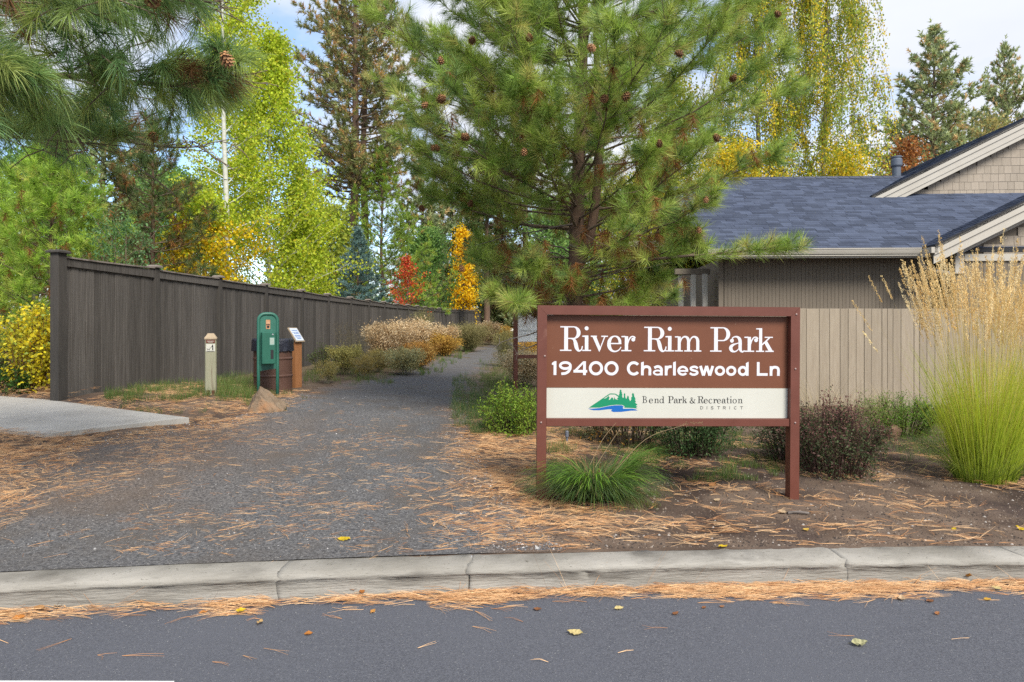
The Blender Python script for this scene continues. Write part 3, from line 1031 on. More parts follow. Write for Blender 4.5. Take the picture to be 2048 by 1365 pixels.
# ================================================================== house
M_SIDE = mat('brown_siding', (.150, .125, .098), (.175, .146, .115), scale=3, stretch=(6, 6, .6), rough=.85, bump=.3, spec=.2)
M_TRIM = mat('greige_trim', (.40, .37, .32), (.44, .41, .36), scale=2, rough=.65, bump=.1, spec=.3)
M_SHINGLE = mat('gable_shingle_paint', (.30, .255, .205), (.34, .29, .235), scale=5, stretch=(5, 5, 1), rough=.88, bump=.4, rnd=.09, spec=.15)
M_ROOF = mat('asphalt_shingle', (.042, .052, .082), (.074, .090, .132), scale=1.3, rough=.92, bump=.8, bscale=150, bdist=.004, spec=.2, attr=True, contrast=(.2, .8))
M_DARK = mat('dark_edge', (.025, .026, .03), rough=.8)
M_VENT = mat('grey_vent_metal', (.10, .12, .155), rough=.5, spec=.4)
house = thing('house', 'single storey house with a blue grey shingle roof and beige gables behind the fence', 'house', (4.05, 13.75, 0), rotz=math.radians(-2.5))
PM = .49                                     # roof pitch
ZE = 3.13                                    # roof edge height


def zr(v):
    return ZE + PM * v


VR, VRL, US = 5.25, 4.42, 1.52               # ridge distance, lower left ridge, step position
SLO = math.hypot(1, PM)


def shingles(name, org, e_u, e_v, nrm, width_fn, n_course, exp=.142, tab=.31, seed=1, kind='stuff'):
    """overlapping tabs on a plane: org + e_u*a + e_v*b; width_fn(b)->(a0,a1)"""
    rg = np.random.default_rng(seed)
    V, Q, C = [], [], []
    org, e_u, e_v, nrm = map(lambda q: np.asarray(q, float), (org, e_u, e_v, nrm))
    for k in range(n_course):
        b = k * exp
        a0, a1 = width_fn(b)
        if a1 <= a0:
            continue
        a = a0
        first = True
        while a < a1 - .01:
            w = tab * (rg.uniform(.25, 1) if first else rg.uniform(.55, 1.25))
            first = False
            e = min(a + w, a1)
            th = .007 + .006 * (rg.random() < .45)
            c = .70 + .55 * rg.random()
            bb = b - .006 * rg.random()
            i = len(V)
            top = exp * 1.25
            P = [(a + .002, bb, th), (e - .002, bb, th), (e - .002, bb + top, .004), (a + .002, bb + top, .004), (a + .002, bb, .001), (e - .002, bb, .001)]
            V += [org + e_u * p[0] + e_v * p[1] + nrm * (p[2] + .0006 * (k % 3)) for p in P]
            Q += [[i, i + 1, i + 2, i + 3], [i + 4, i + 5, i + 1, i], [i + 4, i, i + 3, i + 3], [i + 5, i + 2, i + 1, i + 1]][:2]
            C += [[c, c, c]] * 6
            a = e
    g = G()
    g.add(np.array(V), Q=np.array(Q), C=np.array(C))
    return g


nm = unit(np.array([0, -PM, 1.0]))
ev = unit(np.array([0, 1.0, PM]))
UG = 4.12                                    # left eave of the front gable
roof = pyobj('roof', [prism([(-.1, -.0, ZE - .09), (9.5, -.0, ZE - .09), (9.5, VR, zr(VR) - .09), (US, VR, zr(VR) - .09), (US, VRL, zr(VRL) - .09), (-.1, VRL, zr(VRL) - .09)], (0, 0, .085)),
                      prism([(US, VR, zr(VR) - .09), (9.5, VR, zr(VR) - .09), (9.5, 2 * VR, ZE - .09), (US, 2 * VR, ZE - .09)], (0, 0, .085)),
                      prism([(-.1, VRL, zr(VRL) - .09), (US - .004, VRL, zr(VRL) - .09), (US - .004, 2 * VRL, ZE - .09), (-.1, 2 * VRL, ZE - .09)], (0, 0, .085))], M_DARK, house)


def wmain(b):
    v = b / SLO
    return (-.1, 9.5) if v < VRL - .03 else (US, 9.5)


g = shingles('roof_shingles', (0, 0, ZE), (1, 0, 0), ev, nm, wmain, int(VR * SLO / .142) + 1)
stuff(g.obj('roof_shingles', M_ROOF, roof))
# ridge caps
V, f = [], []
for (u0, u1, vv) in ((US, 9.5, VR), (-.1, US, VRL)):
    n = int((u1 - u0) / .15)
    for i in range(n):
        a = u0 + (u1 - u0) * i / n
        b = a + .2
        zz = zr(vv) + .018 + .004 * (i % 2)
        k = len(V)
        V += [(a, vv - .14, zz - .065), (a, vv, zz + .012), (a, vv + .14, zz - .065), (b, vv - .14, zz - .075), (b, vv, zz), (b, vv + .14, zz - .075), (a, vv - .14, zz - .085), (a, vv + .14, zz - .085)]
        f += [[k, k + 3, k + 4, k + 1], [k + 1, k + 4, k + 5, k + 2], [k, k + 1, k + 2, k + 7, k + 6]]
stuff(pyobj('ridge_cap', [(V, f)], mat('ridge_shingle', (.045, .052, .075), (.075, .085, .115), scale=6, rough=.92, bump=.5), roof))

# walls
ws = .50                                     # eave overhang
sid = []
wall = pyobj('wall', [bx((2.43, ws + .10, 1.5), (4.22, .12, 3.1))], M_SIDE, house)
x = .36
while x < 4.52:
    sid.append(bx((x + .038, ws + .026, 1.52), (.070, .018, 3.08)))
    x += .0755
stuff(pyobj('siding_boards', sid, M_SIDE, wall))
pyobj('corner_trim', [bx((.29, ws + .03, 1.5), (.10, .05, 3.1), b=.004)], M_SIDE, wall)
pyobj('side_wall', [bx((.38, ws + 4.6, 1.5), (.12, 8.8, 3.0))], M_SIDE, house)
pyobj('recess_wall', [bx((4.48, ws + 1.6, 1.5), (.12, 2.8, 3.1)), bx((5.0, ws + 2.9, 1.5), (1.2, .12, 3.1))], M_SIDE, house)
pyobj('soffit', [bx((2.2, ws / 2 - .02, ZE - .15), (4.9, ws + .1, .02)), bx((5.3, ws + 1.4, ZE - .14), (1.6, 3.0, .02))], M_TRIM, house)
pyobj('fascia', [bx((2.05, -.012, ZE - .13), (4.3, .024, .13), b=.003)], M_TRIM, house)
# gutter: K profile swept along the eave
gp = [(-.015, .0), (-.015, -.115), (-.085, -.115), (-.098, -.085), (-.112, -.045), (-.118, -.022), (-.126, -.018), (-.126, 0.0), (-.116, 0.0), (-.11, -.016), (-.10, -.04), (-.08, -.10), (-.03, -.10), (-.025, -.0)]
V, f = prism([(-.1, a, ZE - .012 + b) for a, b in gp], (4.14, 0, 0))
pyobj('gutter', [(V, f)], M_TRIM, house)
V, f = prism([(-.1, a * .35, ZE - .135 + b) for a, b in [(0.02, 0), (-.14, 0), (-.14, -.035), (.02, -.035)]], (4.14, 0, 0))
pyobj('gutter_moulding', [(V, f)], M_TRIM, house)

# front gable (lower right)
GV = -.42                                    # front plane of its barge boards
HW = 3.1
ge = ZE - .02


def rake(u0, z0, hw, v0, names, mt, sides=(1, -1)):
    """stacked barge boards following both slopes of a gable"""
    off = 0.0
    o_ = []
    for (h, inset, nm_, m_) in names:
        for s in sides:
            ua = u0 if s == 1 else u0 + 2 * hw
            P = [(ua, v0 + inset, z0 - off), (u0 + hw, v0 + inset, z0 - off + .5 * hw), (u0 + hw, v0 + inset, z0 - off - h + .5 * hw), (ua + s * .0, v0 + inset, z0 - off - h)]
            V, f = prism(P, (0, .03, 0))
            o_.append(pyobj(nm_, [(V, f)], m_, house))
        off += h + .002
    return o_


rake(UG, ge + .03, HW, GV - .012, [(.032, 0, 'drip_edge', M_DARK)], None)
rake(UG, ge - .004, HW, GV, [(.16, .0, 'barge_board', M_TRIM), (.17, .035, 'barge_board', M_TRIM)], None)
rake(UG + .62, ge + .31 - .36, HW - .62, GV + .35, [(.10, 0, 'frieze_board', M_TRIM)], None)
gr = pyobj('gable_roof', [prism([(UG, GV, ge - .06), (UG + HW, GV, ge + .5 * HW - .06), (UG + HW, GV, ge + .5 * HW + .02), (UG, GV, ge + .02)], (0, .75, 0)),
                          prism([(UG + 2 * HW, GV, ge - .06), (UG + HW, GV, ge + .5 * HW - .06), (UG + HW, GV, ge + .5 * HW + .02), (UG + 2 * HW, GV, ge + .02)], (0, .75, 0)),
                          prism([(UG + .05, .28, ZE - .05), (UG + 2 * HW - .05, .28, ZE - .05), (UG + HW, .28, ge + .5 * HW - .03)], (0, .04, 0))], M_DARK, house)
S5 = math.hypot(1, .5)
e5 = unit(np.array([1.0, 0, .5]))
g = shingles('roof_shingles', (UG, GV, ge + .024), (0, 1, 0), e5, unit(np.array([-.5, 0, 1.0])), lambda b: (0, .75), int(HW * S5 / .142), seed=3)
stuff(g.obj('roof_shingles', M_ROOF, gr))
# front gable wall: siding, trim, shingle courses above
gw = pyobj('gable_wall', [prism([(UG + .62, GV + .46, 0), (UG + 2 * HW - .62, GV + .46, 0), (UG + 2 * HW - .62, GV + .46, ge + .2), (UG + HW, GV + .46, ge + .5 * HW - .1), (UG + .62, GV + .46, ge + .2)], (0, .1, 0)),
                           bx((UG + .66, GV + 2.0, 1.5), (.1, 3.0, 3.0))], M_SIDE, house)
sid = []
x = UG + .66
while x < UG + 2.2:
    sid.append(bx((x + .038, GV + .449, 1.5), (.070, .018, 2.8)))
    x += .0755
stuff(pyobj('siding_boards', sid, M_SIDE, gw))
pyobj('corner_trim', [bx((UG + .70, GV + .42, 2.82), (.17, .05, .42), b=.004)], M_TRIM, gw)
pyobj('trim_board', [bx((UG + HW, GV + .425, 2.93), (2 * HW - 1.6, .05, .14), b=.004)], M_TRIM, gw)


def wall_shingles(u0, hw, z0, v, parent, n_rows, exp, u_max, zfloor=None, seed=9):
    rg = np.random.default_rng(seed)
    vars_ = {}
    for r in range(n_rows):
        z = z0 + r * exp
        a0 = u0 + max(0.0, (z + exp - z0)) / .5 * 1.0
        a1 = min(u0 + 2 * hw - (z - z0) / .5, u_max)
        a = a0 - .0 - rg.uniform(0, .1)
        while a < a1:
            w = rg.choice([.13, .16, .19, .22])
            key = w
            if key not in vars_:
                V, f = bx((0, 0, 0), (w - .006, .014, exp + .02), rotx(-.035))
                me = bpy.data.meshes.new('shingle')
                me.from_pydata([tuple(q) for q in V], [], f)
                me.materials.append(M_SHINGLE)
                vars_[key] = me
            o = bpy.data.objects.new('shingle', vars_[key])
            COL.objects.link(o)
            o.parent = parent
            o.location = (a + w / 2, v + .002 * rg.random(), z + exp / 2 + rg.normal(0, .002))
            a += w


wall_shingles(UG + .95, HW - .95, 3.02, GV + .44, gw, 7, .165, UG + 2.4, seed=4)
# corner return, downspout
pyobj('gutter_return', [bx((UG + .0, -.24, ge - .075), (.13, .36, .115), b=.004), bx((UG - .03, -.05, ge - .16), (.2, .3, .05))], M_TRIM, house)
dp = catmull([(UG - .06, -.06, ge - .12), (UG - .06, -.06, ge - .22), (UG - .02, -.05, ge - .33), (UG + .1, .0, ge - .41), (UG + .6, .06, ge - .50), (UG + .74, .10, ge - .58), (UG + .76, .10, ge - .9), (UG + .76, .10, .2)], 6)
V, Q, T = tube(dp, .042, 10)
pyobj('downspout', [(V, [list(q) for q in Q] + [list(t) for t in T])], mat('downspout_paint', (.30, .275, .235), (.34, .31, .27), rough=.5), house)

# upper gable, standing on the main roof
UV = 3.35
u1 = 4.72
z1 = zr(UV) + .03
HW2 = 4.6
rake(u1, z1 + .045, HW2, UV - .012, [(.035, 0, 'drip_edge', M_DARK)], None)
rake(u1, z1 + .008, HW2, UV, [(.16, 0, 'barge_board', M_TRIM), (.16, .03, 'barge_board', M_TRIM), (.10, .05, 'barge_board', M_TRIM)], None)
ur = pyobj('upper_gable_roof', [prism([(u1, UV, z1 - .05), (u1 + HW2, UV, z1 + .5 * HW2 - .05), (u1 + HW2, UV, z1 + .5 * HW2 + .03), (u1, UV, z1 + .03)], (0, 6.0, 0)),
                                prism([(u1 + 2 * HW2, UV, z1 - .05), (u1 + HW2, UV, z1 + .5 * HW2 - .05), (u1 + HW2, UV, z1 + .5 * HW2 + .03), (u1 + 2 * HW2, UV, z1 + .03)], (0, 6.0, 0))], M_DARK, house)
g = shingles('roof_shingles', (u1, UV, z1 + .034), (0, 1, 0), e5, unit(np.array([-.5, 0, 1.0])), lambda b: (0, 6.0), int(HW2 * S5 / .142), seed=6)
stuff(g.obj('roof_shingles', M_ROOF, ur))
uw = pyobj('upper_gable_wall', [prism([(u1 + .5, UV + .32, z1 - .35), (u1 + 2 * HW2 - .5, UV + .32, z1 - .35), (u1 + HW2, UV + .32, z1 + .5 * HW2 - .3)], (0, .1, 0))], M_SHINGLE, house)
wall_shingles(u1 + .72, HW2 - .72, z1 + .02, UV + .30, uw, 13, .20, u1 + 4.6, seed=8)
# vent pipe
vp = np.array([6.45, 5.6, 0])
V, Q, T = lathe([(.001, 5.95), (.115, 5.95), (.115, 6.55), (.135, 6.55), (.15, 6.58), (.15, 6.74), (.135, 6.76), (.118, 6.76), (.118, 6.80), (.135, 6.80), (.135, 6.84), (.001, 6.84)], 20, (vp[0], vp[1], -.48))
pyobj('vent_pipe', [(V, [list(q) for q in Q])], M_VENT, house, smooth_=False)
# porch posts at the left corner and a lower roof edge beyond
for k, (u_, v_) in enumerate(((.05, .9), (-.18, 1.0), (-.42, 1.1))):
    V, f = bx((u_, v_, 1.35), (.10, .10, 2.7), b=.004)
    pyobj('porch_post', [(V, f)], M_TRIM, house)
pyobj('porch_beam', [bx((-.2, 1.0, 2.76), (.75, .12, .12), b=.004)], M_SIDE, house)
pyobj('porch_fascia', [bx((-.6, 4.0, 3.75), (1.6, .03, .16), b=.004), bx((-.6, 4.05, 3.6), (1.6, .03, .1), b=.004)], M_TRIM, house)
# ================================================================== things beside the path
def gzf(x, y):
    return float(gz(x, y))


# short wooden post with plates
M_WPOST = mat('weathered_wood', (.20, .20, .135), (.33, .32, .23), scale=4, stretch=(9, 9, .6), rough=.9, bump=.6, bscale=12, c3=(.15, .125, .085), s3=4, p3=(.5, .72))
M_WCAP = mat('bare_wood_top', (.30, .23, .15), (.38, .30, .21), scale=8, rough=.9, bump=.4)
M_ROT = mat('rotten_wood', (.05, .028, .018), (.12, .06, .03), scale=30, rough=.95, bump=.8)
x0, y0 = xpx(422, 9.7), 9.7
pz = .55
bp = thing('path_marker_post', 'short weathered wooden post with a small brown and white dog walking plate', 'post', (x0, y0, pz))
bp.rotation_euler = (0, 0, math.radians(19))
pw = .148
hh = .80
pyobj('post', [bx((0, 0, hh / 2 - .15), (pw, pw, hh + .3), b=.012)], M_WPOST, bp)
a, b = pw / 2 + .006, .038
V = [(-a, -a, hh), (a, -a, hh), (a, a, hh), (-a, a, hh), (-a, -a, hh + .022), (a, -a, hh + .022), (a, a, hh + .022), (-a, a, hh + .022), (-b, -b, hh + .085), (b, -b, hh + .085), (b, b, hh + .085), (-b, b, hh + .085)]
f = [[0, 1, 5, 4], [1, 2, 6, 5], [2, 3, 7, 6], [3, 0, 4, 7], [4, 5, 9, 8], [5, 6, 10, 9], [6, 7, 11, 10], [7, 4, 8, 11], [8, 9, 10, 11], [0, 3, 2, 1]]
pyobj('pointed_top', [(V, f)], M_WCAP, bp)
pyobj('rotten_patch', [bx((-.030, -pw / 2 - .001, .045), (.045, .008, .075), b=.003), bx((.035, -pw / 2 - .001, .05), (.04, .008, .06), b=.003)], M_ROT, bp)
pl = pyobj('name_plate', [bx((0, -pw / 2 - .004, hh - .03), (.118, .006, .045), b=.002)], M_STEEL, bp)
lettering('plate_lettering', [(rect(-.045, 0, .045, .005), 0, hh - .028, 1), (rect(-.03, 0, .03, .005), 0, hh - .042, 1)], M_CREAM, pl, -pw / 2 - .0078)
pl = pyobj('dog_plate', [bx((0, -pw / 2 - .004, hh - .118), (.118, .006, .108), b=.002)], M_CREAM, bp)
pict = [rect(.022, .012, .030, .048), poly((.016, .05), (.036, .05), (.036, .074), (.018, .074)), rect(.030, .012, .037, .046), dot(.027, .083, .0085), poly((.018, .07), (-.008, .045), (-.007, .042), (.019, .064)),
        poly((-.040, .028), (-.010, .030), (-.008, .044), (-.004, .044), (-.002, .036), (-.010, .022), (-.040, .020)), rect(-.040, .012, -.035, .024), rect(-.014, .012, -.009, .024), poly((-.040, .026), (-.048, .038), (-.046, .040), (-.036, .030)), rect(-.045, -.002, .045, .003)]
lettering('dog_walker_pictogram', [(p, 0, hh - .165, 1) for p in pict], M_BLACK, pl, -pw / 2 - .0078)

# steel drum bin with liner
M_DRUM = mat('brown_drum_paint', (.085, .042, .030), (.115, .060, .042), scale=5, rough=.55, bump=.1, spec=.4, c3=(.15, .09, .07), s3=6, p3=(.68, .8))
M_LINER = mat('black_liner', (.012, .013, .022), (.02, .022, .035), scale=10, rough=.3, bump=.9, bscale=18, bdist=.02, spec=.6)
x0, y0 = xpx(546, 10.75), 10.75
dz = .47
drum = thing('drum_bin', 'brown steel drum used as a litter bin with a dark plastic liner over its rim', 'bin', (x0, y0, dz))
rd = .289
pr = [(.0, .02), (rd - .01, .0), (rd + .006, .006), (rd + .006, .02), (rd, .03)]
for zc in (.30, .57):
    pr += [(rd, zc - .022), (rd + .010, zc - .008), (rd + .010, zc + .008), (rd, zc + .022)]
pr += [(rd, .84), (rd + .007, .848), (rd + .007, .862), (rd - .004, .866), (rd - .006, .80), (rd - .006, .1), (0, .1)]
V, Q, T = lathe(pr, 40)
o = pyobj('drum', [(V, [list(q) for q in Q])], M_DRUM, drum)
n = 64
V, f = [], []
for i in range(n):
    th = i / n * 6.2832
    w = vnoise(i * .5, 0, 1, 61)
    dr = .018 + .012 * w
    lo = .705 - .03 * vnoise(math.cos(th) * 2, math.sin(th) * 2, .5, 62)
    for r_, z_ in ((rd - .03, .74), (rd - .012, .878), (rd + .012, .884), (rd + dr, .85), (rd + dr * .9, .78), (rd + dr + .008 * w, lo)):
        V.append((r_ * math.cos(th), r_ * math.sin(th), z_))
m = 6
f = [[i * m + q, i * m + q + 1, ((i + 1) % n) * m + q + 1, ((i + 1) % n) * m + q] for i in range(n) for q in range(m - 1)]
pyobj('bin_liner', [(V, f)], M_LINER, drum, smooth_=True)
V, Q, T = lathe([(rd - .02, .868), (rd + .002, .872), (rd - .01, .882), (rd - .035, .872)], 40)
V2, Q2, T2 = lathe([(0, .77), (rd - .03, .76)], 40)
pyobj('drum_lid', [(lathe([(0, .874), (rd - .03, .872), (rd - .028, .862), (0, .862)], 40)[0], [list(q) for q in lathe([(0, .874), (rd - .03, .872), (rd - .028, .862), (0, .862)], 40)[1]])], mat('grey_lid', (.20, .20, .20), (.3, .29, .27), scale=6, rough=.5), drum)

# green dog bag dispenser: bent tube frame, back plate, box
M_GRN = mat('green_paint', (.020, .105, .075), (.032, .145, .105), scale=5, rough=.45, bump=.15, spec=.45, c3=(.09, .20, .16), s3=9, p3=(.68, .8))
M_GRND = mat('dark_green_box', (.010, .085, .055), (.016, .11, .072), scale=6, rough=.4, spec=.5, c3=(.13, .22, .18), s3=8, p3=(.72, .82))
ds_ = thing('dog_bag_dispenser', 'green dog waste bag dispenser on a rounded tube frame in front of the drum bin', 'dispenser', (xpx(536, 10.0), 10.0, .52))
ds_.rotation_euler = (0, 0, math.radians(27))
hw, ht, tr = .132, 1.22, .024
path = [(-hw, 0, -.25), (-hw, 0, .5), (-hw, 0, ht - .12)] + [(-hw + .10 * (1 - math.cos(t)), 0, ht - .12 + .10 * math.sin(t)) for t in np.linspace(.15, math.pi / 2, 6)]
path = path + [(-p[0], 0, p[2]) for p in path[::-1]]
V, Q, T = tube(path, tr, 10)
pyobj('tube_frame', [(V, [list(q) for q in Q] + [list(t) for t in T])], M_GRN, ds_, smooth_=True)
V, f = prism([(-hw, -.004, .36), (hw, -.004, .40), (hw, -.004, ht - .1), (hw - .05, -.004, ht - .04), (-hw + .05, -.004, ht - .04), (-hw, -.004, ht - .1)], (0, .008, 0))
pyobj('back_plate', [(V, f)], M_GRN, ds_)
bxo = pyobj('bag_box', [bx((-.01, -.085, .70), (.185, .155, .46), b=.008)], M_GRND, ds_)
pyobj('bag_slot', [bx((.035, -.1635, .61), (.04, .006, .13), b=.002)], M_BLACK, bxo)
pl = pyobj('instruction_label', [bx((.035, -.1632, .80), (.065, .004, .11))], mat('faded_label', (.12, .26, .22), (.2, .34, .3), scale=40, rough=.6), bxo)
lettering('label_lettering', [(rect(.01, 0, .06, .007), 0, z, 1) for z in (.76, .775, .79, .805, .82, .835)], M_CREAM, pl, -.1656)
pyobj('lock', [(lathe([(0, 0), (.011, 0), (.011, .008), (0, .008)], 12)[0] @ rotx(math.radians(90)).T + np.array([.045, -.161, .90]), [list(q) for q in lathe([(0, 0), (.011, 0), (.011, .008), (0, .008)], 12)[1]])], mat('chrome', (.6, .6, .6), rough=.3, metal=1.0), bxo)
st = pyobj('paw_sticker', [bx((.0, -.007, ht - .175), (.06, .004, .135), b=.001)], mat('orange_sticker', (.40, .16, .07), (.5, .3, .18), scale=25, rough=.6), ds_)
lettering('paw_print', [(dot(0, 0, .02) + dot(-.016, .03, .009) + dot(0, .036, .009) + dot(.016, .03, .009), 0, ht - .21, 1)], M_BLACK, st, -.0095)

# tan lectern with tilted plaque
M_TAN = mat('tan_painted_wood', (.30, .125, .045), (.36, .16, .065), scale=4, stretch=(5, 5, .8), rough=.8, bump=.3)
lc = thing('information_lectern', 'tan wooden pedestal with a tilted information plaque behind the drum bin', 'lectern', (xpx(589, 11.5), 11.5, .5))
lc.rotation_euler = (0, 0, math.radians(-24))
pyobj('pedestal', [bx((0, 0, .33), (.19, .15, .98), b=.005)], M_TAN, lc)
rt = roty(math.radians(52))
pyobj('plaque_board', [bx((.035, 0, .905), (.30, .215, .022), rt, b=.003)], M_WCAP, lc)
pq = pyobj('plaque', [bx(np.array([.035, 0, .905]) + rt @ np.array([0, 0, .014]), (.26, .18, .006), rt)], mat('plaque_face', (.62, .66, .70), (.5, .56, .64), scale=14, rough=.3, spec=.5), lc)
pl = []
for q, (a, b) in enumerate(((-.09, .07), (-.05, .075), (-.02, .06), (.02, .07), (.05, .075), (.08, .05))):
    P = [np.array([.035, 0, .905]) + rt @ np.array(p) for p in ((a, -b, .0175), (a + .012, -b, .0175), (a + .012, b, .0175), (a, b, .0175))]
    pl.append(P)
ngon_obj('plaque_lettering', pl, M_BLUE, pq)


# rocks
def rock(name, label, c, s, seed, mt, group=None, rot=0.0, tent=None):
    bm = bmesh.new()
    bmesh.ops.create_icosphere(bm, subdivisions=4, radius=1.0)
    rg = np.random.default_rng(seed)
    planes = [(unit(rg.normal(size=3) * np.array([1, 1, .8])), rg.uniform(.55, .85)) for _ in range(11)] if tent is None else tent
    for v in bm.verts:
        p = np.array(v.co)
        for nrm, d in planes:
            e = p @ nrm - d
            if e > 0:
                p = p - nrm * e * .96
        p = p * (1 + .16 * (vnoise(p[0] * 3 + p[2] * 2.3, p[1] * 3 - p[2], .6, seed) - .5) + .05 * (vnoise(p[0] * 9 + p[2] * 5, p[1] * 9 + p[2] * 4, .8, seed + 1) - .5))
        v.co = Vector(rotz(rot) @ (p * np.array(s)))
    me = bpy.data.meshes.new(name)
    bm.to_mesh(me)
    bm.free()
    me.materials.append(mt)
    o = bpy.data.objects.new(name, me)
    COL.objects.link(o)
    o.location = c
    return tag(o, label, 'rock', group)


M_ROCK = mat('lichen_rock', (.13, .09, .058), (.26, .195, .135), scale=5, rough=.95, bump=1.0, bscale=22, bdist=.03, c3=(.30, .15, .07), s3=3, p3=(.5, .7))
M_LAVA = mat('lava_rock', (.27, .17, .11), (.16, .09, .06), scale=9, rough=.97, bump=1.0, bscale=30, bdist=.03)
tent = [(unit(np.array([.62, -.25, .75])), .52), (unit(np.array([-.80, -.35, .50])), .58), (unit(np.array([.05, -.92, .38])), .62), (unit(np.array([0, .9, .4])), .6), (np.array([0, 0, -1.0]), .35), (np.array([1.0, 0, 0]), .92), (unit(np.array([.85, -.5, .1])), .8)]
rx_, ry_ = xpx(528, 8.75), 8.75
rock('boulder', 'peaked tan boulder lying in front of the green dispenser and drum bin', (rx_, ry_, .47), (.28, .25, .30), 3, M_ROCK, tent=tent)
rock('lava_rock', 'small holed brown lava rock beside the low green shrub by the beige fence', (xpx(1786, 8.6), 8.6, gzf(4.8, 8.6) + .07), (.13, .10, .10), 12, M_LAVA)
for k, (px, py, s_, lb) in enumerate(((1345, 1052, .016, 'grey pebble'),)):
    pass

# sprinkler riser seen under the sign
o = thing('sprinkler_riser', 'thin grey sprinkler riser standing in the grass behind the left sign post', 'sprinkler', (xpx(1134, 7.4), 7.4, gzf(.6, 7.4)))
V, Q, T = lathe([(0, -.1), (.012, -.1), (.012, .06), (.02, .065), (.02, .12), (.014, .13), (0, .13)], 12)
pyobj('riser_pipe', [(V, [list(q) for q in Q])], mat('grey_plastic', (.12, .13, .16), rough=.5), o)
# ================================================================== vegetation builders
def rand_unit(n, rg):
    return unit(rg.normal(size=(n, 3)))


def needles(g, P, D, n, Ln, w, col, rg, lo=.25, hi=1.25, shoot=.14, droop=.06, simple=False, cn=.18):
    """bottle-brush bursts of needles round shoot ends"""
    P, D = np.asarray(P, float), unit(np.asarray(D, float))
    N = len(P)
    if not N:
        return
    P_, D_ = np.repeat(P, n, 0), np.repeat(D, n, 0)
    m = N * n
    t = rg.random(m)
    shoot_ = np.repeat(np.broadcast_to(shoot, (N,)), n)
    base = P_ - D_ * (t * shoot_)[:, None]
    perp = rand_unit(m, rg)
    perp = unit(perp - D_ * (perp * D_).sum(1, keepdims=True))
    th = lo + (hi - lo) * np.clip(t * .75 + .35 * rg.random(m), 0, 1)
    d = np.cos(th)[:, None] * D_ + np.sin(th)[:, None] * perp
    ln = Ln * rg.uniform(.65, 1.1, m)
    tip = base + d * ln[:, None] * .98
    tip[:, 2] -= droop * ln * rg.uniform(.3, 1.6, m)
    side = unit(np.cross(d, rand_unit(m, rg))) * (w / 2)
    c = np.repeat(np.asarray(col, float), n, 0) * (1 + cn * rg.normal(size=(m, 1)))
    c = np.clip(c, .005, 1)
    i = np.arange(m)
    if simple:
        V = np.stack([base - side, base + side, tip], 1).reshape(-1, 3)
        g.add(V, T=(i[:, None] * 3 + np.arange(3)), C=np.repeat(c, 3, 0))
    else:
        mid = base + d * (ln * .55)[:, None]
        V = np.stack([base - side, base + side, mid + side * .9, mid - side * .9, tip], 1).reshape(-1, 3)
        g.add(V, Q=i[:, None] * 5 + np.array([0, 1, 2, 3]), T=i[:, None] * 5 + np.array([3, 2, 4]), C=np.repeat(c, 5, 0))


def leaves(g, P, size, col, rg, hang=.5, asp=.85, up=.3, out=None, jit=.3):
    """folded four-corner leaves"""
    P = np.asarray(P, float)
    n = len(P)
    s = size * rg.uniform(1 - jit, 1 + jit, n)
    d = rand_unit(n, rg) * (1 - hang * .5)
    d[:, 2] -= hang
    if out is not None:
        d += out
    d = unit(d)
    nr = rand_unit(n, rg)
    nr[:, 2] += up
    sd = unit(np.cross(d, nr))
    nn = np.cross(sd, d)
    a = P
    b = P + d * (s * .5)[:, None] + sd * (s * asp / 2)[:, None] + nn * (s * .12)[:, None]
    c = P + d * s[:, None]
    e = P + d * (s * .5)[:, None] - sd * (s * asp / 2)[:, None] + nn * (s * .12)[:, None]
    i = np.arange(n)[:, None] * 4
    g.add(np.stack([a, b, c, e], 1).reshape(-1, 3), T=np.concatenate([i + np.array([0, 1, 2]), i + np.array([0, 2, 3])]), C=np.repeat(np.clip(col, .004, 1), 4, 0))


def blades(g, P, az, ln, lean, w, c0, c1, rg, seg=4, curve=1.0):
    """arching grass blades: base P, heading az, length, initial lean, width"""
    P = np.asarray(P, float)
    n = len(P)
    az, ln, lean, w = (np.broadcast_to(np.asarray(q, float), (n,)) for q in (az, ln, lean, w))
    p = P.copy()
    ang = lean.copy()
    rows = []
    h = np.stack([np.cos(az), np.sin(az), np.zeros(n)], 1)
    sd = np.stack([-np.sin(az), np.cos(az), np.zeros(n)], 1)
    tw = rg.uniform(-1.2, 1.2, n)
    sd = sd * np.cos(tw)[:, None] + h * np.sin(tw)[:, None]
    cols = []
    for k in range(seg + 1):
        f = k / seg
        ww = w * (1 - f) ** .6 * (.75 + .25 * min(1, f * 4)) / 2
        rows.append(np.stack([p - sd * ww[:, None], p + sd * ww[:, None]], 1))
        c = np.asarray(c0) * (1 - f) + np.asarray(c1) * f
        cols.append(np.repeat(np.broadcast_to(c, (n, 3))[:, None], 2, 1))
        d = np.sin(ang)[:, None] * h
        d[:, 2] = np.cos(ang)
        p = p + d * (ln / seg)[:, None]
        ang = ang + curve / seg * (.5 + f)
    V = np.concatenate(rows, 1)
    m = 2 * (seg + 1)
    i = np.arange(n)[:, None] * m
    Q = np.concatenate([i + np.array([2 * k, 2 * k + 1, 2 * k + 3, 2 * k + 2]) for k in range(seg)])
    C = np.concatenate(cols, 1).reshape(-1, 3)
    g.add(V.reshape(-1, 3), Q=Q, C=C)


def curve_branch(p, az, el, ln, bend, rg, n=7, wob=.08):
    pts = [np.array(p, float)]
    for k in range(n):
        a = az + rg.normal(0, wob)
        e = el + bend * (k / n) + rg.normal(0, wob * .6)
        pts.append(pts[-1] + ln / n * np.array([math.cos(e) * math.cos(a), math.cos(e) * math.sin(a), math.sin(e)]))
        az = az + rg.normal(0, wob * .6)
    return np.array(pts)


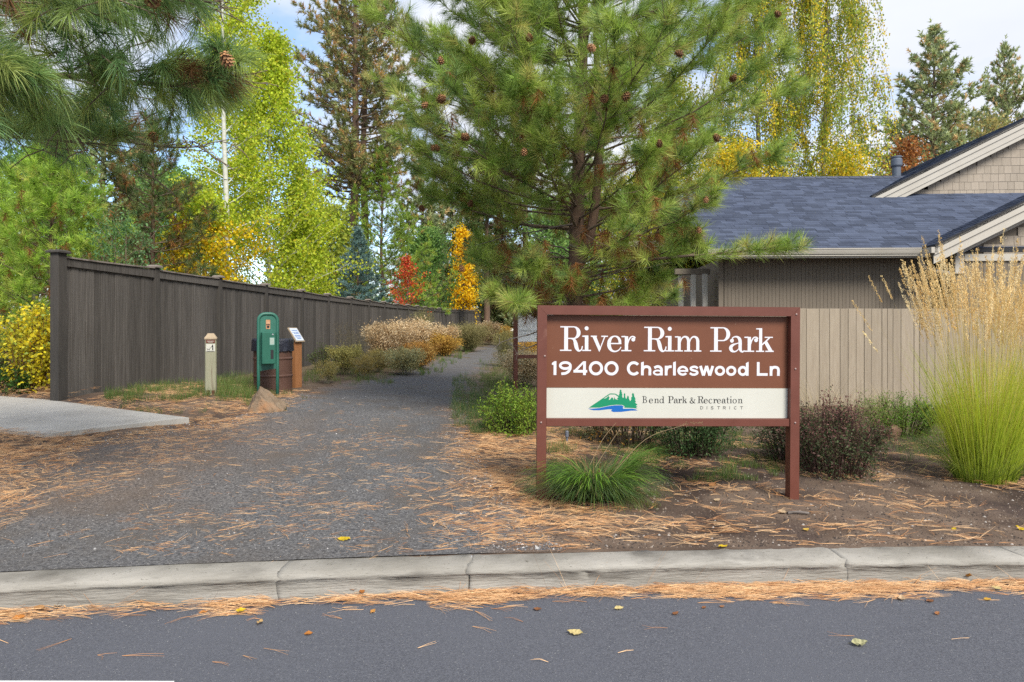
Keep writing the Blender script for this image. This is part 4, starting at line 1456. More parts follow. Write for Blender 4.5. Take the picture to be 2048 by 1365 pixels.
def interp_pts(P, t):
    s = np.linspace(0, 1, len(P))
    q = np.array([np.interp(t, s, P[:, i]) for i in range(3)])
    q2 = np.array([np.interp(min(t + .05, 1), s, P[:, i]) for i in range(3)])
    q1 = np.array([np.interp(max(t - .05, 0), s, P[:, i]) for i in range(3)])
    return q, unit(q2 - q1)


def pine_branch(gb, P, r0, rg, twn, twl, sub, tufts, t0=.25, fine=True, up=.35):
    """adds wood to gb; appends (pos, dir, t_along) to tufts"""
    rad = np.linspace(r0, max(.0035, r0 * .16), len(P))
    gb.add(*tube(P, rad, 6 if fine else 4)[:2])
    ln = np.linalg.norm(np.diff(P, axis=0), axis=1).sum()
    q, d = interp_pts(P, 1)
    tufts.append((q, d + np.array([0, 0, up * .6]), 1.0))
    for k in range(twn):
        t = t0 + (1 - t0) * (k + rg.random()) / twn
        t = min(t, .97)
        q, d = interp_pts(P, t)
        az = math.atan2(d[1], d[0]) + (1 if k % 2 else -1) * rg.uniform(.45, 1.15)
        el = math.asin(np.clip(d[2], -1, 1)) * .7 + rg.uniform(-.25, .45)
        l2 = ln * twl * rg.uniform(.55, 1.1) * (1.1 - .65 * t)
        Q = curve_branch(q, az, el, l2, up + .25 * rg.random(), rg, 4, .10)
        rt = max(.0035, r0 * (1 - t * .8) * .45)
        gb.add(*tube(Q, np.linspace(rt, .003, 5), 5 if fine else 3)[:2])
        e, d2 = interp_pts(Q, 1)
        tufts.append((e, d2 + np.array([0, 0, up * .5]), t))
        for s in range(sub):
            if rg.random() < .8:
                tt = rg.uniform(.35, .85)
                q3, d3 = interp_pts(Q, tt)
                az3 = math.atan2(d3[1], d3[0]) + rg.choice([-1, 1]) * rg.uniform(.5, 1.1)
                Q3 = curve_branch(q3, az3, rg.uniform(-.1, .5), l2 * rg.uniform(.3, .55), up, rg, 3, .1)
                gb.add(*tube(Q3, np.linspace(rt * .6, .003, 4), 4 if fine else 3)[:2])
                e3, d4 = interp_pts(Q3, 1)
                tufts.append((e3, d4 + np.array([0, 0, up * .5]), t))


def pine(name, label, base, H, r0, prof, zlo, dz, nper, twn, twl, sub, tuft_n, nl, nw, cols, seed, el=(-.05, .65), fine=False, simple=True, dead=0.0, group=None,
         lean=(0, 0), shoot=.14, branch_objects=False, keep=1.0, hi=1.25, deadzone=0.0, extra=8, thick=1.0, openlow=0.0, bark=None, up=.35, droop=.06, cat='pine tree', barecol=None, zvis=1e9):
    """prof(h 0..1) -> crown radius. cols: list of (colour, weight)"""
    rg = np.random.default_rng(seed)
    base = np.array(base, float)
    root = thing(name, label, cat, base, group)
    nz_ = 14
    hz = np.linspace(-.04, 1, nz_)
    tp = np.stack([base[0] + lean[0] * hz + .012 * H * (vnoise(hz * 5, seed, 1, seed) - .5), base[1] + lean[1] * hz + .012 * H * (vnoise(hz * 5, seed + 9, 1, seed) - .5), base[2] + H * hz], 1)
    g = G()
    rr_ = r0 * np.clip(1.0 - hz, .03, 1) ** .8
    rr_[0] *= 1.35
    g.add(*tube(tp, rr_, 14 if fine else 9)[:2])
    bark = bark or M_BARK
    g.obj('trunk', bark, root, True)
    gb = G()
    tufts = []
    z = zlo
    k = 0
    while z < H * .985:
        h = z / H
        n_ = max(3, int(round(nper * (.75 + .5 * rg.random()))))
        nb_ = 2 if fine and .24 < z / H < .75 else 0      # extra branches fill out the left and hide the trunk in front
        a0 = rg.random() * 6.28
        dense = 1.0 if z + base[2] < zvis else .4
        for j in range(n_ + nb_):
            if rg.random() > keep:
                continue
            ln = prof(h) * rg.uniform(.72, 1.12)
            if ln < .08:
                continue
            q = np.array([np.interp(z + rg.normal(0, dz * .18), tp[:, 2] - base[2], tp[:, i]) for i in range(3)])
            az = a0 + j * 6.283 / n_ + rg.normal(0, .22) if j < n_ else (math.pi if j == n_ else -math.pi / 2) + rg.normal(0, .4)
            e = el[0] + (el[1] - el[0]) * h + rg.normal(0, .1)
            P = curve_branch(q, az, e, ln * 1.06, .45 if h > .25 else .3, rg, 7 if fine else 5, .07)
            if branch_objects and dense == 1.0:
                gb = G()
            nt0 = len(tufts)
            pine_branch(gb, P, max(.006, thick * r0 * (.30 if fine else .26) * (1 - .6 * h)), rg, max(2, int(twn * dense * min(1.2, ln / max(prof(.3), .3)))), twl, sub, tufts, .22, fine, up)
            for q_ in range(int(extra * dense * min(1.3, ln / max(prof(.3), .3)))):
                tq = 1 - .72 * rg.random() ** 1.25
                p_, d_ = interp_pts(P, tq)
                d_ = unit(d_ * .9 + rg.normal(0, .75, 3) + np.array([0, 0, up]))
                tufts.append((p_ + d_ * rg.uniform(.3, 1.6) * nl * (1.0 if fine else 1.3), d_, tq))
            for i in range(nt0, len(tufts)):
                tufts[i] = (*tufts[i], h, dense)
            if branch_objects and dense == 1.0:
                gb.obj('branch', M_TWIG, root, True)
                gb = G()
        z += dz * rg.uniform(.8, 1.2)
        k += 1
    top = tp[-1]
    tufts.append((top, np.array([0, 0, 1.0]), 1.0, 1.0, 1.0))
    if gb.n:
        gb.obj('branches', M_TWIG, root, True)
    if openlow:
        tufts = [t for t in tufts if t[3] > openlow or rg.random() < .80 + .2 * (t[2] > .85)]
    P = np.array([t[0] for t in tufts])
    D = np.array([t[1] for t in tufts])
    tt = np.array([t[2] for t in tufts])
    hh = np.array([t[3] for t in tufts])
    dn = np.array([t[4] for t in tufts])
    cc = np.array([c for c, w in cols])
    pw = np.array([w for c, w in cols], float)
    C = cc[rg.choice(len(cc), len(P), p=pw / pw.sum())] * (.85 + .3 * rg.random((len(P), 1)))
    isdead = rg.random(len(P)) < dead * (1 - tt) * 2 * np.clip((deadzone - hh) / max(deadzone, 1e-6), 0, 1)
    C[isdead] = np.array([.27, .115, .035]) * (.7 + .6 * rg.random((isdead.sum(), 1)))
    D[isdead] = D[isdead] * .3 + np.array([0, 0, -.9])
    g = G()
    full = dn > .9
    needles(g, P[full], D[full], tuft_n, nl, nw, C[full], rg, shoot=shoot, simple=simple, hi=hi, droop=droop)
    if (~full).any():
        needles(g, P[~full], D[~full], max(6, tuft_n // 3), nl, nw * 1.6, C[~full], rg, shoot=shoot, simple=True, hi=hi, droop=droop)
    g.obj('crown', M_NEEDLE, root)
    return root, P[~isdead], D[~isdead]


def broadleaf(name, label, base, H, r0, prof, zlo, nbr, nleaf, size, colfn, seed, bark, el=.75, clump=.22, lean=(0, 0), group=None, hang=.5, cat='tree', stems=1, bend=.25, sub=3, jit=.35, asp=.9, avoid=0.0, tin=.35):
    rg = np.random.default_rng(seed)
    base = np.array(base, float)
    root = thing(name, label, cat, base, group)
    ends, wts = [], []
    gt, gb = G(), G()
    for s in range(stems):
        off = np.zeros(2) if stems == 1 else rg.normal(0, .12, 2)
        ln_ = np.array(lean) + (0 if stems == 1 else rg.normal(0, H * .10, 2))
        hz = np.linspace(-.03, 1, 12)
        tp = np.stack([base[0] + off[0] + ln_[0] * hz + .02 * H * (vnoise(hz * 4, seed + s, 1, seed) - .5), base[1] + off[1] + ln_[1] * hz + .02 * H * (vnoise(hz * 4, seed + 7 + s, 1, seed) - .5), base[2] + H * hz], 1)
        gt.add(*tube(tp, r0 * np.clip(1.02 - hz, .05, 1.05) ** .75, 9)[:2])
        for k in range(nbr // stems):
            h = zlo + (1 - zlo) * ((k + rg.random()) / (nbr // stems)) * .97
            q = np.array([np.interp(h, hz, tp[:, i]) for i in range(3)])
            ln = prof(h) * rg.uniform(.7, 1.15)
            if ln < .05:
                continue
            az = k * 2.399 + rg.normal(0, .4)
            if avoid and math.sin(az) < -math.cos(avoid):
                continue
            P = curve_branch(q, az, el + rg.normal(0, .15), ln / max(.5, math.cos(el)), bend, rg, 5, .1)
            rb = r0 * .33 * (1 - .75 * h)
            gb.add(*tube(P, np.linspace(rb, .004, len(P)), 5)[:2])
            for t in np.linspace(tin, 1, 5):
                q2, d = interp_pts(P, t)
                ends.append(q2)
                wts.append(.6 + t * .6)
            for b in range(sub):
                t = rg.uniform(.3, .9)
                q2, d = interp_pts(P, t)
                Q = curve_branch(q2, math.atan2(d[1], d[0]) + rg.normal(0, .9), rg.uniform(.1, .9), ln * rg.uniform(.25, .5), .1, rg, 3, .15)
                gb.add(*tube(Q, np.linspace(rb * .4, .003, 4), 4)[:2])
                for q3 in Q[1:]:
                    ends.append(q3)
                    wts.append(1.0)
        ends += [tp[-1], tp[-2]]
        wts += [1, 1]
    gt.obj('trunk', bark, root, True)
    gb.obj('branches', bark, root, True)
    E_ = np.array(ends)
    wv = np.array(wts)
    k = rg.choice(len(E_), nleaf, p=wv / wv.sum())
    P = E_[k] + rg.normal(0, clump, (nleaf, 3)) * np.array([1, 1, .8])
    ctone = rg.normal(0, 1, len(E_))[k]
    C = colfn(P, (P[:, 2] - base[2]) / H, ctone, rg)
    g = G()
    leaves(g, P, size, C, rg, hang=hang, jit=jit, asp=asp)
    g.obj('crown', M_LEAF, root)
    return root


def palette(cols, w, noise=.2):
    cols = np.array(cols, float)
    w = np.array(w, float) / sum(w)

    def fn(P, h, tone, rg):
        n = len(P)
        q = np.clip((tone + 2) / 4 * .55 + .45 * rg.random(n), 0, .9999)
        idx = np.searchsorted(np.cumsum(w), q)
        return cols[np.clip(idx, 0, len(cols) - 1)] * (1 + noise * rg.normal(size=(n, 1)))
    return fn


def shrub(name, label, c, rx_, ry_, h, nleaf, size, cols, w, seed, group=None, cat='shrub', stem=(.12, .08, .05), nst=26, asp=.6, hang=0.0, top_c=None, shell=.75, flat=1.0):
    """rounded leafy shrub: woody stems fanning from the base, leaves along them"""
    rg = np.random.default_rng(seed)
    root = thing(name, label, cat, c, group)
    gs = G()
    pts = []
    for k in range(nst):
        az = rg.random() * 6.283
        f = rg.random() ** .5
        tip = np.array([c[0] + rx_ * f * math.cos(az), c[1] + ry_ * f * math.sin(az), c[2] + h * (1 - .55 * f * f * flat) * rg.uniform(.75, 1.05)])
        b = np.array([c[0] + rx_ * .5 * f * math.cos(az), c[1] + ry_ * .5 * f * math.sin(az), c[2] - .03])
        m1 = b * .45 + tip * .55 + np.array([0, 0, h * .12 * f]) + rg.normal(0, .03 * h, 3)
        P = catmull([b, m1, tip], 4)
        gs.add(*tube(P, np.linspace(.006, .002, len(P)), 4)[:2], C=np.array(stem) * rg.uniform(.7, 1.3))
        for q in range(5):
            t = rg.uniform(.3, .95)
            q2, d = interp_pts(P, t)
            e = q2 + (unit(d + rg.normal(0, .6, 3)) * h * rg.uniform(.12, .32))
            gs.add(*tube(np.array([q2, (q2 + e) / 2 + rg.normal(0, .008, 3), e]), [.003, .0022, .0015], 3)[:2], C=np.array(stem) * rg.uniform(.7, 1.3))
            pts.append((q2, e))
        pts.append((m1, tip))
        pts.append((b * .85 + m1 * .15, m1))
        lo = np.array([c[0] + rx_ * rg.uniform(.5, 1) * math.cos(az), c[1] + ry_ * rg.uniform(.5, 1) * math.sin(az), c[2] + h * rg.uniform(.05, .35)])
        gs.add(*tube(catmull([b, (b + lo) / 2 + np.array([0, 0, h * .10]), lo], 3), .0022, 3)[:2], C=np.array(stem))
        pts.append((b * .4 + lo * .6, lo))
    gs.obj('stems', M_DRY, root)
    k = rg.integers(len(pts), size=nleaf)
    A = np.array([p[0] for p in pts])[k]
    B = np.array([p[1] for p in pts])[k]
    t = rg.random(nleaf)[:, None] ** shell
    P = A + (B - A) * t + rg.normal(0, .022 + .02 * h, (nleaf, 3))
    P[:, 2] = np.maximum(P[:, 2], c[2] + .01)
    tone = rg.normal(size=len(pts))[k]
    C = palette(cols, w)(P, 0, tone, rg)
    if top_c is not None:
        f = np.clip((P[:, 2] - c[2]) / h, 0, 1)
        pick = rg.random(nleaf) < np.clip((f - .45) * 1.7, 0, .85)
        C[pick] = np.array(top_c) * (1 + .2 * rg.normal(size=(pick.sum(), 1)))
    g = G()
    leaves(g, P, size, C, rg, hang=hang, asp=asp, up=.8)
    g.obj('foliage', M_LEAF, root)
    return root


def brush(name, label, c, rad, h, nst, tipc, stemc, seed, fluff=90, fsize=.014, group=None, cat='shrub', spread=.75, tip_r=.045, tiplen=.8, w=.004):
    """rabbitbrush: many fine stems ending in fluffy seed heads"""
    rg = np.random.default_rng(seed)
    root = thing(name, label, cat, c, group)
    g = G()
    az = rg.random(nst) * 6.283
    f = rg.random(nst) ** .6
    lean = f * spread
    ln = h * rg.uniform(.75, 1.05, nst) / np.maximum(np.cos(lean * .8), .6)
    P = np.stack([c[0] + rad * .22 * np.cos(az) * f, c[1] + rad * .22 * np.sin(az) * f, np.full(nst, c[2] - .02)], 1)
    stem = np.array(stemc)
    blades(g, P, az, ln, lean * .7, w, stem * .8, stem * (1 + .25 * rg.normal(size=(nst, 1))).clip(.4, 1.6), rg, 3, curve=lean * .6)
    # side twigs
    k = rg.integers(nst, size=nst * 3)
    t = rg.uniform(.12, .92, nst * 3)
    d = np.stack([np.sin(lean[k]) * np.cos(az[k]), np.sin(lean[k]) * np.sin(az[k]), np.cos(lean[k])], 1)
    base = P[k] + d * (ln[k] * t)[:, None]
    blades(g, base, az[k] + rg.normal(0, 1, nst * 3), h * rg.uniform(.15, .3, nst * 3), np.clip(lean[k] + rg.normal(0, .35, nst * 3), 0, 1.4), w * .7, stem * .9, stem, rg, 2, curve=.1)
    g.obj('stems', M_DRY, root)
    if fluff:
        e = P + d[:0].sum() + np.stack([np.sin(lean) * np.cos(az), np.sin(lean) * np.sin(az), np.cos(lean)], 1) * (ln * .97)[:, None]
        k2 = rg.random(nst) < .85
        heads = np.concatenate([e[k2], (base + d * h * .2)[rg.random(len(base)) < tiplen]])
        n = len(heads)
        q = np.repeat(heads, fluff, 0) + rg.normal(0, tip_r, (n * fluff, 3)) * np.array([1, 1, .8])
        tone = np.repeat(rg.uniform(.75, 1.2, n), fluff)[:, None]
        C = np.array(tipc)[rg.integers(len(tipc), size=n)].repeat(fluff, 0) * tone * (1 + .15 * rg.normal(size=(n * fluff, 1)))
        g = G()
        leaves(g, q, fsize, C, rg, hang=0, asp=.6, up=.5)
        g.obj('seed_heads', M_DRY, root)
    return root
# ================================================================== pine cones (shared mesh)
def cone_mesh(detail=True):
    g = G()
    prof = [(.001, -.5), (.2, -.46), (.36, -.28), (.40, -.05), (.33, .2), (.2, .4), (.001, .5)]
    V, Q, T = lathe([(r * .8, z) for r, z in prof], 8)
    g.add(V * .08, Q=Q, C=(.35, .3, .28))
    n = 46
    for i in range(n):
        f = (i + .5) / n
        z = -.45 + .92 * f
        r = np.interp(z, [p[1] for p in prof], [p[0] for p in prof])
        a = i * 2.39996
        o = np.array([math.cos(a), math.sin(a), 0])
        s = np.array([-math.sin(a), math.cos(a), 0])
        b = o * r * .7 + np.array([0, 0, z + .06])
        tip = o * (r + .11) + np.array([0, 0, z - .06 + .10 * (f > .8)])
        w = .09
        P = np.array([b - s * w * .7, b + s * w * .7, tip + s * w, tip + o * .03 - np.array([0, 0, .03]), tip - s * w, tip * .9 + np.array([0, 0, -.07])])
        g.add(P * .08, Q=[[0, 1, 2, 4]], T=[[4, 2, 3], [4, 3, 5], [3, 2, 5]], C=np.array([.9, .85, .8]) if i % 3 else np.array([1.25, 1.15, 1.0]))
    me = g.mesh('pine_cone')
    me.materials.append(mat('cone_scale_brown', (.36, .20, .095), (.25, .13, .065), scale=40, rough=.7, attr=True))  # light brown, the cones' own colour
    return me


CONE = cone_mesh()


def hang_cone(root, p, s, rg, down=True):
    o = bpy.data.objects.new('pine_cone', CONE)
    COL.objects.link(o)
    o.parent = root
    b = np.array(root['origin'])
    o.location = tuple(np.array(p) - b)
    o.rotation_euler = (rg.normal(0, .5) + (0 if down else 1.2), rg.normal(0, .5), rg.random() * 6.28)
    o.scale = (s, s, s)
    return o


def to_px(P):
    P = np.asarray(P, float)
    return np.stack([1024 + F * P[:, 0] / P[:, 1], HOR - F * (P[:, 2] - EYE) / P[:, 1]], 1)


def cones_near(root, P, targets, seed, s=(.85, 1.1), back=.06):
    rg = np.random.default_rng(seed)
    ok = P[:, 1] > .5
    P = P[ok]
    px = to_px(P)
    for tx, ty in targets:
        d = np.hypot(px[:, 0] - tx, px[:, 1] - ty)
        near = np.where(d < 34)[0]
        i = near[np.argmin(P[near, 1])] if len(near) else int(np.argmin(d))
        hang_cone(root, P[i] + np.array([rg.normal(0, .02), -.13, -back]), rg.uniform(*s), rg)


def again(src, label, px, Y, z, rot, sc):
    c = link_copy(src)
    c.location = (xpx(px, Y), Y, z)
    c.rotation_euler = (0, 0, rot)
    c.scale = (sc[0], sc[0], sc[1])
    c['label'] = label
    c['origin'] = [float(q) for q in c.location]
    return c


# ================================================================== the big pine in front of the house
def prof_big(h):
    return float(np.interp(h, [0, .12, .18, .24, .29, .42, .6, .75, .88, 1], [1.0, 1.15, 1.5, 2.1, 2.45, 2.6, 2.35, 1.8, 1.0, .1]))


GREEN1 = [((.34, .46, .085), 4), ((.24, .36, .07), 3), ((.44, .53, .12), 3.5), ((.20, .31, .09), 2), ((.50, .48, .14), 1.5)]  # brightest greens, dealt to random tufts, stand in for sunlit ones
bpx, bpy_ = xpx(1143, 8.7), 8.7
big, BP, BD = pine('ponderosa_pine', 'large open pine with long bright needles and cones standing directly behind the park sign', (bpx, bpy_, gzf(bpx, bpy_)), 9.4, .115, prof_big, 1.25, .30, 6.3, 15, .30, 2,
                   70, .175, .0048, GREEN1, 11, el=(-.05, .55), fine=True, simple=True, extra=36, thick=.62, openlow=.29, dead=.75, deadzone=.36, lean=(.28, .1), shoot=.13, branch_objects=True, zvis=6.9, keep=.93)
# second stem of the fork
rg = np.random.default_rng(3)
fk = catmull([(bpx + .05, bpy_, 2.2), (bpx + .24, bpy_ - .12, 2.75), (bpx + .34, bpy_ - .1, 3.8), (bpx + .30, bpy_ - .05, 5.5), (bpx + .36, bpy_, 7.2)], 5)
g = G()
g.add(*tube(fk, np.linspace(.075, .02, len(fk)), 10)[:2])
g.obj('trunk_fork', M_BARK, big, True)
g = G()
for k in range(26):                               # bare grey dead twigs low inside the crown
    z = rg.uniform(1.3, 2.9)
    P = curve_branch((bpx + rg.normal(0, .05), bpy_ + rg.normal(0, .05), z), rg.random() * 6.28, rg.uniform(-.3, .45), rg.uniform(.5, 1.45), rg.uniform(-.4, .4), rg, 6, .16)
    g.add(*tube(P, np.linspace(.012, .003, 7), 4)[:2])
    for s in range(3):
        q, d = interp_pts(P, rg.uniform(.3, .9))
        Q = curve_branch(q, rg.random() * 6.28, rg.uniform(-.6, .4), rg.uniform(.2, .5), .2, rg, 3, .2)
        g.add(*tube(Q, [.005, .004, .003, .002], 3)[:2])
g.obj('dead_twigs', M_GREYBARK, big, True)
cones_near(big, BP, [(868, 218), (878, 222), (872, 232), (918, 282), (935, 291), (850, 297), (848, 310), (1178, 205), (1175, 218), (1217, 214), (1234, 217), (1176, 122), (1048, 90), (952, 90), (925, 430), (783, 470), (1430, 162), (1416, 456), (1548, 12), (945, 556), (1040, 316), (1363, 106), (1384, 392), (1436, 300), (1290, 310), (920, 113)], 5)
# the long low limb reaching out to the right in front of the eaves
g = G()
tf = []
P = catmull([(bpx + .1, bpy_ - .1, 2.25), (bpx + .9, bpy_ - .8, 2.30), (bpx + 1.7, bpy_ - 1.2, 2.33), (2.62, bpy_ - 1.45, 2.33), (3.0, 7.2, 2.36)], 5)
pine_branch(g, P, .022, rg, 30, .15, 1, tf, .10, True, .3)
g.obj('branch', M_TWIG, big, True)
g2 = G()
P = catmull([(bpx - .1, bpy_ - .1, 1.75), (bpx - .4, bpy_ - 1.1, 1.72), (bpx - .68, bpy_ - 2.0, 1.74), (bpx - .74, bpy_ - 2.45, 1.73)], 5)
pine_branch(g2, P, .02, rg, 7, .14, 1, tf, .5, True, .2)
g2.obj('branch', M_TWIG, big, True)
g = G()
cc = np.array([c for c, w in GREEN1])
needles(g, [t[0] for t in tf], [t[1] for t in tf], 75, .17, .0030, cc[rg.integers(len(cc), size=len(tf))], rg)
g.obj('low_limb_needles', M_NEEDLE, big)

# ================================================================== overhanging pine, top left, trunk out of the frame
BLUEG = [((.21, .33, .11), 4), ((.15, .27, .10), 3), ((.29, .39, .11), 3), ((.38, .45, .12), 2)]
ob = thing('overhanging_pine', 'dark blue green pine with long drooping needles reaching in from the top left corner', 'pine tree', (-6.3, 5.6, gzf(-6.3, 5.6)))
g = G()
tz = np.linspace(-.2, 9.5, 12)
g.add(*tube(np.stack([-6.3 + .02 * tz, np.full(12, 5.6), gzf(-6.3, 5.6) + tz], 1), .19 * (1.02 - tz / 9.6) ** .7, 14)[:2])
g.obj('trunk', M_BARK, ob, True)
tf = []
rg = np.random.default_rng(21)
limbs = [([(-6.2, 5.5, 3.5), (-4.6, 5.0, 3.28), (-3.0, 4.6, 3.18), (-2.3, 4.5, 3.08), (-1.78, 4.45, 3.12)], .034, 40, .17),
         ([(-6.2, 5.5, 3.2), (-4.9, 5.2, 3.0), (-3.7, 4.9, 2.86), (-2.75, 4.8, 2.76)], .028, 34, .17),
         ([(-6.2, 5.4, 3.9), (-4.4, 4.6, 3.66), (-3.0, 4.1, 3.5), (-2.2, 3.9, 3.42), (-1.75, 3.95, 3.42)], .032, 40, .16),
         ([(-6.2, 5.6, 4.3), (-4.6, 5.2, 4.1), (-3.3, 5.0, 3.95), (-2.2, 4.8, 3.9)], .03, 36, .16),
         ([(-6.2, 5.4, 3.6), (-4.6, 4.4, 3.2), (-3.4, 3.9, 2.95), (-2.75, 3.75, 2.85)], .028, 34, .16),
         ([(-6.2, 5.7, 3.6), (-5.0, 5.9, 3.4), (-3.9, 5.9, 3.2), (-3.0, 5.75, 3.02), (-2.55, 5.7, 3.0)], .028, 22, .17),
         ([(-6.3, 5.6, 5.0), (-4.8, 5.0, 5.0), (-3.4, 4.6, 4.9)], .03, 14, .2),
         ([(-6.3, 5.6, 5.2), (-7.8, 5.0, 5.1), (-8.8, 4.6, 5.1)], .03, 14, .2),
         ([(-6.3, 5.6, 4.2), (-7.6, 6.4, 4.0), (-8.6, 7.0, 4.0)], .03, 14, .2),
         ([(-6.3, 5.6, 6.6), (-5.4, 5.0, 6.8), (-4.6, 4.4, 7.0)], .026, 12, .22),
         ([(-6.3, 5.6, 7.4), (-7.0, 6.4, 7.6), (-7.6, 7.0, 7.9)], .022, 12, .22),
         ([(-6.3, 5.6, 8.2), (-6.0, 5.0, 8.6), (-5.7, 4.6, 9.0)], .02, 10, .25)]
cnt = []
for pts, r_, tw, tl in limbs:
    g = G()
    k0 = len(tf)
    pine_branch(g, catmull(pts, 5), r_, rg, tw, tl, 2, tf, .22, True, -.12)
    g.obj('branch', M_TWIG, ob, True)
for pts, r_, tw, tl in limbs[:6]:
    Pc = catmull(pts, 5)
    for q_ in range(46):
        p_, d_ = interp_pts(Pc, rg.uniform(.25, 1))
        o_ = rg.normal(0, 1, 3) * np.array([.20, .20, .15])
        tf.append((p_ + o_, unit(d_ * .5 + o_ * 2 + np.array([.2, 0, -.25])), .5))
P = np.array([t[0] for t in tf])
D = np.array([t[1] for t in tf])
# more hanging shoots below the limbs
k = rg.integers(len(P), size=260)
g = G()
ex, ed = [], []
for i in k:
    if P[i][2] > 4.4 or P[i][0] < -5.2 or P[i][0] > -2.1:
        continue
    Q = curve_branch(P[i], rg.random() * 6.28, -.5, rg.uniform(.12, .32), -.5, rg, 4, .2)
    g.add(*tube(Q, [.006, .005, .005, .004, .003], 4)[:2])
    ex.append(Q[-1])
    ed.append(Q[-1] - Q[-2])
g.obj('hanging_twigs', M_TWIG, ob, True)['kind'] = 'stuff'
P = np.concatenate([P, ex])
D = np.concatenate([D, np.array(ed) * 8])
D[:, 2] -= .25
pp = to_px(P)
keepm = (P[:, 0] < -3.9) | ~((pp[:, 0] > 520) | ((pp[:, 0] > 400) & ((pp[:, 1] > 215) | (pp[:, 1] < 85))) | (pp[:, 1] > 285 - .05 * pp[:, 0]))
P, D = P[keepm], D[keepm]
cc = np.array([c for c, w in BLUEG])
C = cc[rg.choice(4, len(P), p=[.36, .27, .22, .15])] * (.85 + .3 * rg.random((len(P), 1)))
deadm = rg.random(len(P)) < .09
C[deadm] = (.24, .12, .05)
g = G()
needles(g, P, D, 74, .20, .0035, C, rg, lo=.15, hi=1.05, shoot=.16, droop=.14)
g.obj('crown', M_NEEDLE, ob)
cones_near(ob, P, [(14, 22), (345, 12), (455, 148), (305, 365)], 8, s=(1.0, 1.25))

# ================================================================== trees behind the left fence
YG = [((.33, .50, .06), 4), ((.40, .54, .08), 3), ((.25, .40, .06), 2), ((.46, .50, .10), 1)]
yp, _, _ = pine('young_pine', 'bushy bright green young pine with bare leader behind the near end of dark fence', (xpx(104, 13), 13, .62), 4.95, .065,
     lambda h: float(np.interp(h, [0, .15, .4, .7, .9, 1], [1.3, 1.55, 1.45, .85, .3, .05])), .35, .28, 6.5, 10, .34, 1, 32, .15, .0090, YG, 31, extra=18, el=(.15, .85), dead=.18, deadzone=.8, simple=True)
DKG = [((.09, .15, .045), 4), ((.13, .17, .055), 3), ((.19, .15, .05), 1.4), ((.28, .15, .055), .6)]  # dull olive and brown, the needles' own tones
pine('olive_pine', 'dull olive pine with brown inner needles between the young pine and the aspens', (xpx(305, 17), 17, .7), 6.3, .10,
     lambda h: float(np.interp(h, [0, .2, .5, .8, 1], [1.6, 1.8, 1.5, .8, .1])), .5, .38, 6.5, 10, .32, 1, 24, .17, .012, DKG, 32, extra=15, el=(-.1, .6), dead=.4, deadzone=.9)
again(yp, 'green pine at the far left edge partly hidden by the young pine', -90, 17, .7, 2.1, (1.25, 1.4))
broadleaf('elder_bush', 'blue green leafy bush showing above the dark fence beside the young pine', (xpx(238, 12.2), 12.2, .6), 2.7, .03, lambda h: float(np.interp(h, [0, .5, .85, 1], [.5, .75, .55, .1])), .25, 22, 2000, .06,
          palette([(.09, .19, .06), (.13, .25, .09), (.20, .33, .14)], [3, 4, 3]), 41, M_TWIG, el=.9, clump=.10, cat='bush', stems=2, hang=.3, asp=.45)


def aspen_col(ylow, yhi):
    def fn(P, h, tone, rg):
        n = len(P)
        a = np.array([(.42, .53, .035), (.52, .61, .045), (.60, .64, .06), (.30, .43, .035)])
        c = a[np.clip(((tone + 2) / 4 * 4 + rg.normal(0, .8, n)).astype(int), 0, 3)] * (1 + .18 * rg.normal(size=(n, 1)))
        yl = rg.random(n) < np.clip((ylow - h) / .06, 0, 1) * .85 * (.55 + .45 * (tone > -.4))
        c[yl] = np.array([.78, .56, .018]) * (1 + .15 * rg.normal(size=(yl.sum(), 1)))
        y2 = rg.random(n) < yhi
        c[y2] = np.array([.50, .42, .03])
        return c
    return fn


ga = 'aspens behind the fence'
broadleaf('aspen_tree', 'tall aspen with a straight white trunk and a band of golden leaves low down', (xpx(446, 19), 19, .75), 12.5, .095, lambda h: float(np.interp(h, [.1, .22, .35, .5, .8, 1], [1.3, 1.55, 1.25, 1.0, .7, .1])), .16, 60, 15000, .064, aspen_col(.33, .04), 51, M_ASPEN, el=.6, clump=.14, avoid=.95, tin=.5, group=ga, hang=.6)
broadleaf('aspen_tree', 'broad light green aspen with a slender white trunk right of the golden leafed aspen', (xpx(540, 21), 21, .8), 9.9, .065, lambda h: float(np.interp(h, [.08, .2, .35, .55, .8, 1], [1.6, 2.1, 1.9, 1.35, .7, .1])), .10, 80, 36000, .073, aspen_col(.1, .05), 52, M_ASPEN, el=.65, clump=.19, group=ga, hang=.6)
broadleaf('aspen_tree', 'low full aspen crown right behind the fence beside the blue spruce', (xpx(604, 22.5), 22.5, .85), 5.6, .05, lambda h: float(np.interp(h, [0, .3, .6, .85, 1], [.8, 1.0, .9, .55, .1])), .08, 50, 16000, .07, aspen_col(.22, .05), 53, M_ASPEN, el=.7, clump=.17, group=ga, hang=.6)
broadleaf('aspen_tree', 'thin yellowish aspen behind the golden leafed aspen, reaching above the frame', (xpx(470, 25), 25, .8), 15.5, .07, lambda h: float(np.interp(h, [.1, .3, .6, .85, 1], [1.5, 1.7, 1.3, .9, .1])), .2, 56, 22000, .085, aspen_col(.1, .16), 54, M_ASPEN, el=.7, clump=.2, group=ga, hang=.6)
broadleaf('aspen_tree', 'small yellow aspen whose golden leaves show low behind the fence near the white trunk', (xpx(400, 18), 18, .7), 4.2, .035, lambda h: float(np.interp(h, [0, .4, .8, 1], [.7, 1.1, .8, .1])), .25, 36, 11000, .075, aspen_col(.9, .1), 55, M_ASPEN, el=.6, clump=.15, group=ga, hang=.6)

